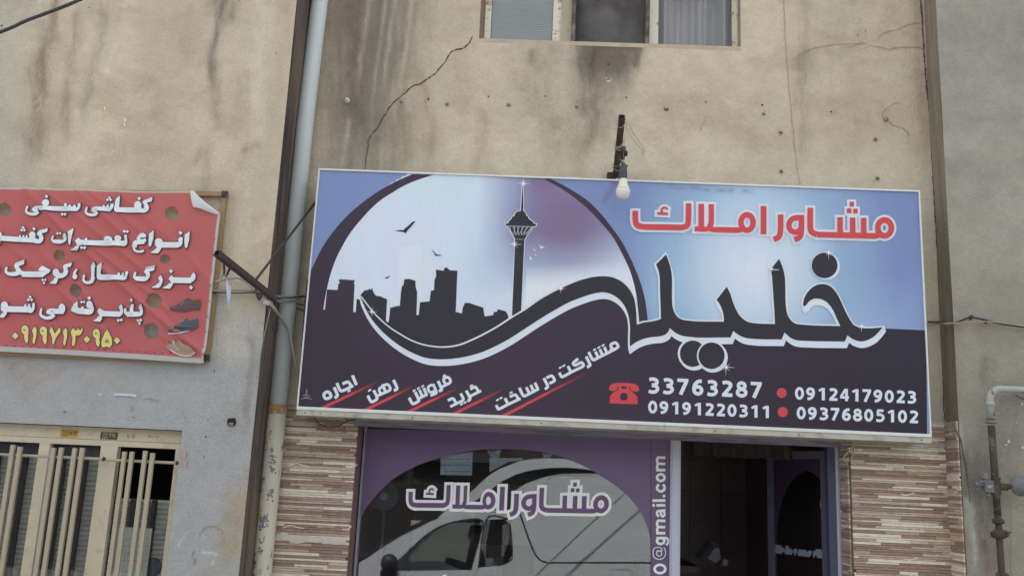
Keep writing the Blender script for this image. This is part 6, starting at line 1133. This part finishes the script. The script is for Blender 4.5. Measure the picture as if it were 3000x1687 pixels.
# ------------------------------------------------------------------ barred window of the left building
def left_window():
    K = lambda x, y: (x/2.8986, 1187+y/2.8986)
    yf = -.36
    t = thing('barred_window', (LX1-.6, yf, .9), 'cream steel window with paired vertical bars under the red banner', 'window')
    XK = lambda x, y, d=yf: X(*K(x, y), d); ZK = lambda x, y, d=yf: Z(*K(x, y), d)
    xr = LX1-.002; xl = -5.15; m = M_cream
    b = B(); b.box(LX1-.001, LX1+.02, -.449, -.2, 0, LZ); b.box(-5.2, LX1+.02, -.449, -.2, LZ-.0, LZ+.02); b.make('reveal', mat('reveal_cement', alb(136, 132, 124), .9, .15, 8, bump=.3), t)
    zt = LZ-.002; z1 = ZK(700, 285); z2 = ZK(700, 335)
    b = B(); b.box(xl, xr, yf, yf+.05, z1+.001, zt); b.make('head_rail', m, t)
    b = B(); b.box(xl, xr, yf+.006, yf+.05, z2, z1-.001); b.make('upper_rail', m, t)
    def stile(x0, x1, yy, nm='stile', d=0.): b = B(); b.box(x0, x1, yf+d, yf+.05, 0, z2-.0005); b.make(nm, m, t)
    stile(XK(1466, 600), xr, 600); xa, xb = XK(858, 350), XK(1000, 370); xm = XK(903, 360); stile(xa, xm-.002, 0); stile(xm, xb, 0, d=-.004)
    xc, xd = XK(335, 330), XK(425, 330); stile(xc, xd, 0)
    pitch = xc-xb; 
    stile(xc-1.2, xc-.9, 0)
    # panes
    zk = z2-.0
    for x0, x1, zz in ((xc-.9, xc, zk-.0), (xd, xa, zk)):
        b = B(); b.box(x0, x1, yf+.03, yf+.034, 0, zz); b.make('pane', M_glass2, t)
    b = B(); b.box(xb, XK(1466, 600), yf+.03, yf+.034, 0, ZK(1200, 790)); b.make('pane', M_glass2, t)
    # roller shutter behind, slats and dark posts
    msl = mat('shutter_slat', alb(192, 188, 176), .6, .08, 10); mdp = mat('inner_post', alb(56, 48, 48), .8, .1)
    for x0, x1, ztp in ((xc-.9, xc, ZK(200, 420)), (xd, xa, ZK(600, 430)), (xb, XK(1466, 600), ZK(1200, 800))):
        zz = ztp
        while zz > .75:
            b = B(); b.add([(x0, yf+.075, zz), (x1, yf+.075, zz), (x1, yf+.062, zz-.016), (x0, yf+.062, zz-.016), (x0, yf+.075, zz-.03), (x1, yf+.075, zz-.03)], [(0, 1, 2, 3), (3, 2, 5, 4)]); b.make('shutter_slat', msl, t); zz -= .031
        n = 2 if x1-x0 < .9 else 4
    for x0 in (XK(170, 600, yf+.1), XK(235, 600, yf+.1), XK(0, 600, yf+.1), XK(505, 600, yf+.1), XK(680, 600, yf+.1), XK(745, 600, yf+.1), XK(570, 500, yf+.1)-.0, XK(1090, 900, yf+.1), XK(1150, 900, yf+.1), XK(1270, 900, yf+.1), XK(1330, 900, yf+.1)):
        b = B(); b.box(x0-.014, x0+.016, yf+.04, yf+.058, .3, ZK(600, 430) if x0 < xa else ZK(1200, 800)); b.make('inner_post', mdp, t)
    b = B(); b.box(xc-.9, xa, yf+.06, yf+.07, ZK(300, 425), z2+.02); b.make('transom_panel', mat('dusty_panel', alb(84, 82, 82), .6, .25, 12), t)
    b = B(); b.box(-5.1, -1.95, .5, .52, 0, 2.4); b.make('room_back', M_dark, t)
    # grilles
    mg = mat('grille_paint', alb(152, 144, 126), .5, .06, 20)
    for gi, (rods, bars) in enumerate((((0, 410, 870, 455), ((115, 335), (175, 350), (-30, 330), (-90, 330), (460, 360), (525, 358), (640, 362), (703, 360))), ((908, 460, 1492, 490), ((1062, 392), (1125, 392), (1238, 386), (1299, 404))))):
        g = thing('window_grille', P(*K(rods[2], 800), -.45), ('wide cream grille of paired upright bars over the left and middle panes', 'narrow cream grille of four upright bars over the right pane')[gi], 'grille', 'window grilles')
        yg = -.46; p = P(*K(rods[0], rods[1]), yg); q = P(*K(rods[2], rods[3]), yg); b = B()
        if gi == 0: p.x = -3.9
        zr = (p.z+q.z)/2 if gi else q.z
        b.tube([(p.x, yg, zr), (q.x, yg, zr)], .009, 10); b.tube([(q.x-.01, yg, zr), (q.x-.01, yf, zr)], .008, 8); b.make('cross_rod', mg, g)
        for (bx, by) in bars:
            pb = P(*K(bx, by), yg-.018); b = B(); b.box(pb.x-.0125, pb.x+.0125, yg-.03, yg-.0095, .4, pb.z); b.make('upright_bar', mg, g)
        b = B(); b.lathe([(.014, 0), (.014, .006), (.008, .012)], (q.x+.004, yg, zr), (1, 0, 0), 8); b.make('rod_end', M_rust, g)
    # stickers
    for (x0, y0, x1, y1, c, lab, ink) in ((520, 202, 660, 275, (186, 146, 64), 'orange-yellow phone sticker on the window head', M_black_print), (858, 224, 995, 292, (60, 60, 56), 'black phone sticker with yellow digits on the window head', mat('pale_yellow_ink', alb(190, 184, 120), .6))):
        s = thing('phone_sticker', P(*K((x0+x1)/2, y1), yf), lab, 'sticker', 'phone stickers on the window head'); p, q = P(*K(x0, y0), yf), P(*K(x1, y1), yf); b = B(); b.box(p.x, q.x, yf-.0015, yf-.0004, q.z, p.z); b.make('backing', mat('sticker%d' % x0, alb(*c), .5), s)
        a = Art(yf, .0019); a.fr = (0, 1187, 2.8986); d = 1 if x0 < 600 else 1.0; oy = y0
        for k in range(5): a.S([(x0+14, oy+8+k*6), (x0+62, oy+10+k*6)], 2)
        # large digits right, small digits below left
        X0 = x0+66
        for dx, kind in (((0, 'v8'), (22, '1'), (36, '5'), (56, '3')) if x0 < 600 else ((2, '9'), (24, '9'), (48, '2'))):
            x = X0+dx
            if kind == 'v8': a.S([(x, oy+48), (x+8, oy+16), (x+16, oy+48)], 5, curve=False)
            elif kind == '1': a.S([(x, oy+16), (x+2, oy+50)], 5)
            elif kind == '5': a.S([(x+7, oy+20), (x, oy+40), (x+7, oy+48), (x+14, oy+40), (x+7, oy+20)], 4)
            elif kind in '32': a.S([(x, oy+18), (x+4, oy+50)], 5); a.S([(x, oy+22), (x+6, oy+28), (x+11, oy+18)]+([(x+15, oy+28), (x+19, oy+18)] if kind == '3' else []), 3.5, curve=False)
            elif kind == '9': a.S([(x+12, oy+10), (x+12, oy+48)], 5); a.S([(x+10, oy+12), (x+2, oy+16), (x+3, oy+24), (x+11, oy+24)], 4)
        for k in range(4): xx = x0+12+k*14; a.S([(xx, oy+42), (xx+2, oy+62)], 3.4); a.S([(xx, oy+45), (xx+5, oy+48), (xx+8, oy+43)], 2.6) if k in (0, 1, 2) else None
        a.make('digits', ink, s)
    a = Art(yf, .0012); a.fr = (0, 1187, 2.8986); a.S([(1080, 250), (1090, 258), (1104, 250)], 4); a.S([(1082, 252), (1092, 280)], 5); a.S([(1132, 252), (1120, 264), (1130, 275), (1142, 264), (1132, 252)], 5); a.S([(1255, 268), (1275, 255), (1265, 266), (1300, 270)], 4); a.S([(1310, 262), (1330, 270), (1352, 258)], 4); a.S([(1278, 250), (1284, 252)], 4)
    tag(a.make('handwritten_mark', mat('pencil', alb(96, 92, 88), .8)), 'handwritten digits and a scribble on the window head beside the stickers', 'handwriting')
    # white ribbed box behind the right pane with handwriting
    w_ = thing('ribbed_box', P(*K(1140, 1449), yf+.04), 'white ribbed plastic sheet with handwriting standing inside the right pane', 'plastic sheet'); x0, x1 = XK(1008, 1040, yf+.04), XK(1294, 1040, yf+.04); zt2 = ZK(1150, 1035, yf+.05); b = B(); n = 24; vs = []
    for i in range(n+1): x = x0+(x1-x0)*i/n; yy = yf+.039-.003*(i % 4 in (1, 2)); vs += [(x, yy, .7), (x, yy, zt2)]
    b.add(vs, [(2*i, 2*i+2, 2*i+3, 2*i+1) for i in range(n)]); b.make('ribbed_sheet', mat('ribbed_white', alb(216, 212, 198), .5, .05), w_)
    a = Art(yf+.0355, .0003); a.fr = (0, 1187, 2.8986)
    for r_ in (1130, 1190, 1250, 1310, 1440):
        x = 1260
        while x > 1010: L = random.uniform(12, 30); a.S([(x, r_+random.uniform(-5, 5)), (x-L/2, r_+6), (x-L, r_+random.uniform(-5, 5))], 3); x -= L+12
    a.make('handwriting', mat('pencil', (0, 0, 0)), w_)
    f = thing('round_disc', P(*K(1300, 1370), yf+.09), 'dark round disc half hidden inside the lower right pane', 'disc'); p = P(*K(1300, 1370), yf+.06); b = B(); b.lathe([(.05, 0), (.052, .004), (.048, .008)], p, (0, -1, 0), 24); b.make('disc_plate', mat('disc_grey', alb(88, 94, 108), .4), f)
    b = B(); b.tube([(p.x+.055*math.cos(q), p.y-.006, p.z+.055*math.sin(q)) for q in np.linspace(0, 6.28, 26)], .003, 6); b.make('disc_rim', M_cable, f)
    b = B(); q = [P(*K(*s), yf+.05) for s in ((1390, 1035), (1365, 1085), (1330, 1130), (1360, 1105), (1388, 1060))]; b.prism([(s.x, s.z) for s in q], yf+.05, yf+.053); tag(b.make('torn_paper', M_banner_white), 'torn white strip stuck inside the right pane of the barred window', 'paper')
left_window()
# ------------------------------------------------------------------ across the street: van (seen mirrored in the shop glass), driver, houses
VY = -7.0
def van():
    t = thing('white_van', R(1500, 2100, VY), 'white van with black-rimmed cargo box mirrored in the shop glass', 'van'); yb = VY-1.65
    mwht = mat('van_white', alb(186, 190, 192), .35, .1, .8, spec=.6); mseal = mat('van_black', alb(40, 40, 46), .5)
    q = lambda L: [(R(u, v, VY).x, R(u, v, VY).z) for u, v in L]
    def lowz(u, z): return (R(u, 1600, VY).x, z)
    body = q([(880, 1700), (960, 1662), (1045, 1632), (1110, 1596), (1170, 1562), (1240, 1530), (1290, 1512), (1350, 1504), (1420, 1502), (1495, 1505)])+q([(1497, 1444), (1540, 1416), (1593, 1397), (1645, 1387), (1766, 1387), (1960, 1392), (2150, 1400)])+[lowz(2200, -.3), lowz(840, -.3)]
    w1 = q([(1140, 1672), (1180, 1630), (1250, 1566), (1310, 1534), (1385, 1520), (1408, 1524), (1411, 1545), (1378, 1669)]); w2 = q([(1402, 1662), (1425, 1522), (1480, 1519), (1493, 1535), (1500, 1625), (1490, 1642), (1460, 1656)])
    b = B(); b.prism(body, VY-.0, VY-.06, holes=[w1, w2]); b.make('side_panel', mwht, t)
    b = B(); b.prism(body, yb+.06, yb, holes=[w1, w2]); b.make('far_side_panel', mwht, t)
    rf = body[:-2]; b = B(); vs = [(x, VY-.061, z) for x, z in rf]+[(x, yb+.061, z) for x, z in rf]; n = len(rf); b.add(vs, [(i, i+1, n+i+1, n+i) for i in range(8, n-1)]); b.make('roof', mwht, t)
    b = B(); b.add([(rf[i][0], y, rf[i][1]) for y in (VY-.062, yb+.062) for i in (2, 3, 4, 5, 6)], [(i, i+1, 6+i, 5+i) for i in range(4)]); b.make('windscreen', glass_mat('van_glass', (.3, .32, .34), .1), t)
    b = B(); b.add([(rf[i][0], y, rf[i][1]) for y in (VY-.062, yb+.062) for i in (0, 1, 2)]+[(lowz(850, -.2)[0], y, -.2) for y in (VY-.062, yb+.062)], [(0, 1, 4, 3), (1, 2, 5, 4), (0, 3, 7, 6)]); v8 = list(b.v); b.f = [(0, 1, 4, 3), (1, 2, 5, 4)]; b.mi = [0, 0]; b.v = v8[:6]; b.make('bonnet', mwht, t); b.v = [v8[0], v8[3], v8[7], v8[6]]; b.f = [(0, 1, 2, 3)]; b.mi = [0]; b.make('front_panel', mwht, t)
    gl = glass_mat('van_side_glass', (.62, .64, .66), .05)
    for w_ in (w1, w2):
        b = B(); b.prism(w_, VY-.02, VY-.026); b.make('side_window', gl, t)
    def seal(px, w_, name, closed=False, m=mseal, dz=.002):
        a = Art(VY, 0, proj=lambda u, v, y: R(u, v, y)); a.S(px, w_, closed=closed, curve=True)
        for i, v in enumerate(a.v): a.v[i] = (v[0], VY+dz, v[2])
        return a.make(name, m, t)
    seal([(1524, 1505), (1530, 1522), (1550, 1580), (1570, 1625), (1595, 1645), (1650, 1647), (1800, 1647), (2000, 1648)], 5, 'cargo_seal'); seal([(1602, 1420), (1606, 1405), (1622, 1395), (1660, 1391), (1780, 1394)], 1.6, 'panel_line', m=mat('panel_gap', alb(96, 100, 102), .6)); seal([(1432, 1507), (1420, 1545), (1395, 1690)], 2, 'door_gap', m=MATS['panel_gap'], dz=.003)
    seal([(1138, 1672), (1180, 1630), (1250, 1566), (1310, 1534), (1385, 1520), (1410, 1524), (1412, 1545), (1378, 1670)], 5, 'window_seal', closed=False, dz=.004); seal([(1402, 1662), (1425, 1521), (1482, 1518), (1494, 1535), (1501, 1625), (1490, 1643), (1460, 1657)], 4, 'window_seal', dz=.004)
    seal([(1795, 1700), (1790, 1675), (1800, 1668), (1845, 1669), (1852, 1680), (1855, 1700)], 1.6, 'fuel_flap_gap', m=MATS['panel_gap'])
    seal([(1040, 1640), (1062, 1630), (1112, 1598), (1172, 1563), (1242, 1528), (1285, 1511)], [20, 9], 'windscreen_edge', dz=.005)
    seal([(1046, 1636), (1110, 1603), (1175, 1567), (1250, 1531)], 2, 'wiper_line', m=MATS['panel_gap'], dz=.007)
    # arched fairing over the cab
    out = [(1262, 1535), (1290, 1508), (1330, 1475), (1383, 1436), (1440, 1385), (1500, 1358), (1545, 1345), (1610, 1342), (1680, 1346), (1730, 1368)]; inn = [(1735, 1376), (1680, 1369), (1600, 1370), (1540, 1380), (1490, 1398), (1440, 1430), (1383, 1472), (1330, 1503), (1290, 1522), (1270, 1535)]
    b = B(); b.prism(q(smooth_pts(out, False, 3)+smooth_pts(inn, False, 3)), VY-.1, VY-.4); b.make('roof_fairing', mwht, t)
    b = B(); c = R(1143, 1645, VY); b.lathe([(.03, -.1), (.09, -.08), (.125, 0), (.11, .08), (.04, .11)], (c.x, VY+.12, c.z), (.3, 1, 0), 14); b.beam((c.x+.1, VY, c.z-.08), (c.x, VY+.1, c.z-.05), .05); b.make('wing_mirror', mseal, t, smooth=True)
    b = B(); c = R(1135, 1690, VY); b.box(c.x-.1, c.x+.12, VY+.001, VY+.06, c.z-.25, c.z+.1); b.make('mirror_arm', mseal, t)
    for u in (1010, 1960):
        x = R(u, 1700, VY).x
        for y in (VY+.02, yb-.02): 
            s = 1 if y == VY+.02 else -1; b = B(); b.lathe([(.2, 0), (.3, .02), (.31, .1), (.3, .17), (.2, .19)], (x, y-s*.15, G0+.31), (0, s, 0), 26); w_ = b.make('wheel', mat('tyre', (.02, .02, .02), .9), t); b = B(); b.lathe([(.19, 0), (.19, .012), (.05, .03)], (x, y+s*.035, G0+.31), (0, s, 0), 20); b.make('rim', mat('wheel_rim', (.4, .4, .42), .4, metal=.6), w_)
    b = B(); b.box(R(1500, 1600, VY).x-.1, R(1500, 1600, VY).x, VY-.07, yb+.07, -.2, .62); b.make('seat_row', mseal, t)
    b = B(); xb_ = R(1540, 1600, VY).x; b.box(xb_, xb_+.04, VY-.07, yb+.07, -.3, 1.05); b.make('bulkhead', mwht, t)
    return t
van()
def driver():
    # seated person: one skinned body, mirrored profile seen in the cab window
    hd = R(1392, 1566, VY-.45); s = .95; x, y, z = hd.x, hd.y, hd.z; J = [(x+.06, y, z-.85), (x+.05, y, z-.6), (x+.03, y, z-.35), (x+.02, y, z-.2), (x, y, z-.1), (x-.005, y, z+.04), (x, y, z+.1)]; rr = [.15, .14, .17, .13, .055, .095, .07]; ed = [(i, i+1) for i in range(6)]
    def chain(st, pts, rs):
        k = st
        for p, r_ in zip(pts, rs): J.append(p); rr.append(r_); ed.append((k, len(J)-1)); k = len(J)-1
    for sg in (-1, 1):
        chain(3, [(x+.02, y+sg*.17, z-.22), (x-.1, y+sg*.22, z-.47), (x-.33, y+sg*.15, z-.4), (x-.42, y+sg*.13, z-.37)], (.06, .05, .038, .035)); chain(0, [(x-.05, y+sg*.1, z-.87), (x-.45, y+sg*.14, z-.82), (x-.6, y+sg*.14, z-1.2)], (.1, .075, .05))
    me = bpy.data.meshes.new('person'); me.from_pydata(J, ed, []); o = bpy.data.objects.new('person', me); COL.objects.link(o)
    m = o.modifiers.new('skin', 'SKIN'); me.skin_vertices[0].data[0].use_root = True
    for i, r_ in enumerate(rr): me.skin_vertices[0].data[i].radius = (r_, r_)
    o.modifiers.new('sub', 'SUBSURF').levels = 2; o.modifiers['sub'].render_levels = 2; me.materials.append(mat('dark_clothes', (.03, .03, .035), .9)); tag(o, 'person in dark clothes sitting at the wheel of the white van', 'person')
    b = B(); b.lathe([(.02, -.13), (.06, -.1), (.085, -.03), (.092, .04), (.08, .1), (.04, .14)], (x-.012, y, z), n=16); h = b.make('head', mat('skin', (.25, .16, .11), .6), o, smooth=True)
    b = B(); b.add([(x-.09, y-.018, z-.02), (x-.09, y+.018, z-.02), (x-.125, y, z-.03), (x-.095, y, z+.03)], [(0, 1, 2), (1, 3, 2), (3, 0, 2), (0, 3, 1)]); b.make('nose', MATS['skin'], h)
    b = B(); b.lathe([(.098, .03), (.1, .07), (.085, .12), (.04, .155)], (x+.002, y, z), n=16); b.make('hair', mat('hair', (.015, .012, .01), .8), h, smooth=True)
    for sg in (-1, 1): b = B(); b.lathe([(.012, 0), (.012, .004)], (x-.085, y+sg*.035, z+.02), (-1, 0, 0), 8); b.make('eye', mat('eye', (.05, .04, .04), .3), h)
driver()
def across():
    t = thing('opposite_house', (0, -15, 0), 'low row of shops across the street behind the van', 'building')
    b = B(); b.box(-16, 16, -16, -15, G0, 2.0); b.make('wall', mat('opposite_wall', (.022, .02, .018), .9, .3, 2), t)
    b = B(); b.box(-16, 16, -15.99, -14.7, 2.0, 2.12); b.make('awning', mat('dark_awning', (.03, .03, .035), .8), t)
    b = B(); b.box(-16, 16, -18, -15.6, 2.12, 5.0); b.make('upper_wall', mat('opposite_brick', (.045, .035, .03), .9, .3, 2), t)
    for i in range(10):
        b = B(); x = -14+i*3; b.box(x, x+1.3, -15.02, -15.6, 3.2, 4.6); w_ = b.make('window', mat('dark_window', (.02, .02, .025), .2), t)
    for x, x1 in ((R(1200, 1600, -15).x, R(1425, 1600, -15).x), (R(1470, 1600, -15).x, R(1490, 1600, -15).x)): b = B(); b.box(x, x1, -15.0, -14.97, G0+.02, R(1400, 1532, -15).z); b.make('added_shutter', mat('added_pale_shutter', alb(150, 152, 140), .6, .08, 6, stretch=(1, 1, 30)), t)  # pale panels added to brighten the view through the van's cab windows
    c = B(); c.tube([tuple(R(1960, 1340, -6.75)), tuple(R(1831, 1444, -6.75)), tuple(R(1700, 1560, -6.75)), tuple(R(1568, 1687, -6.75)), tuple(R(1480, 1780, -6.75))], .013, 8); tag(c.make('shadow_line_cable', mat('shadow_grey', alb(120, 120, 122), .7)), 'added grey cable drawing the slanting shadow on the mirrored van in the shop glass', 'cable')  # cable added to draw the slanting shadow across the van's side
across()
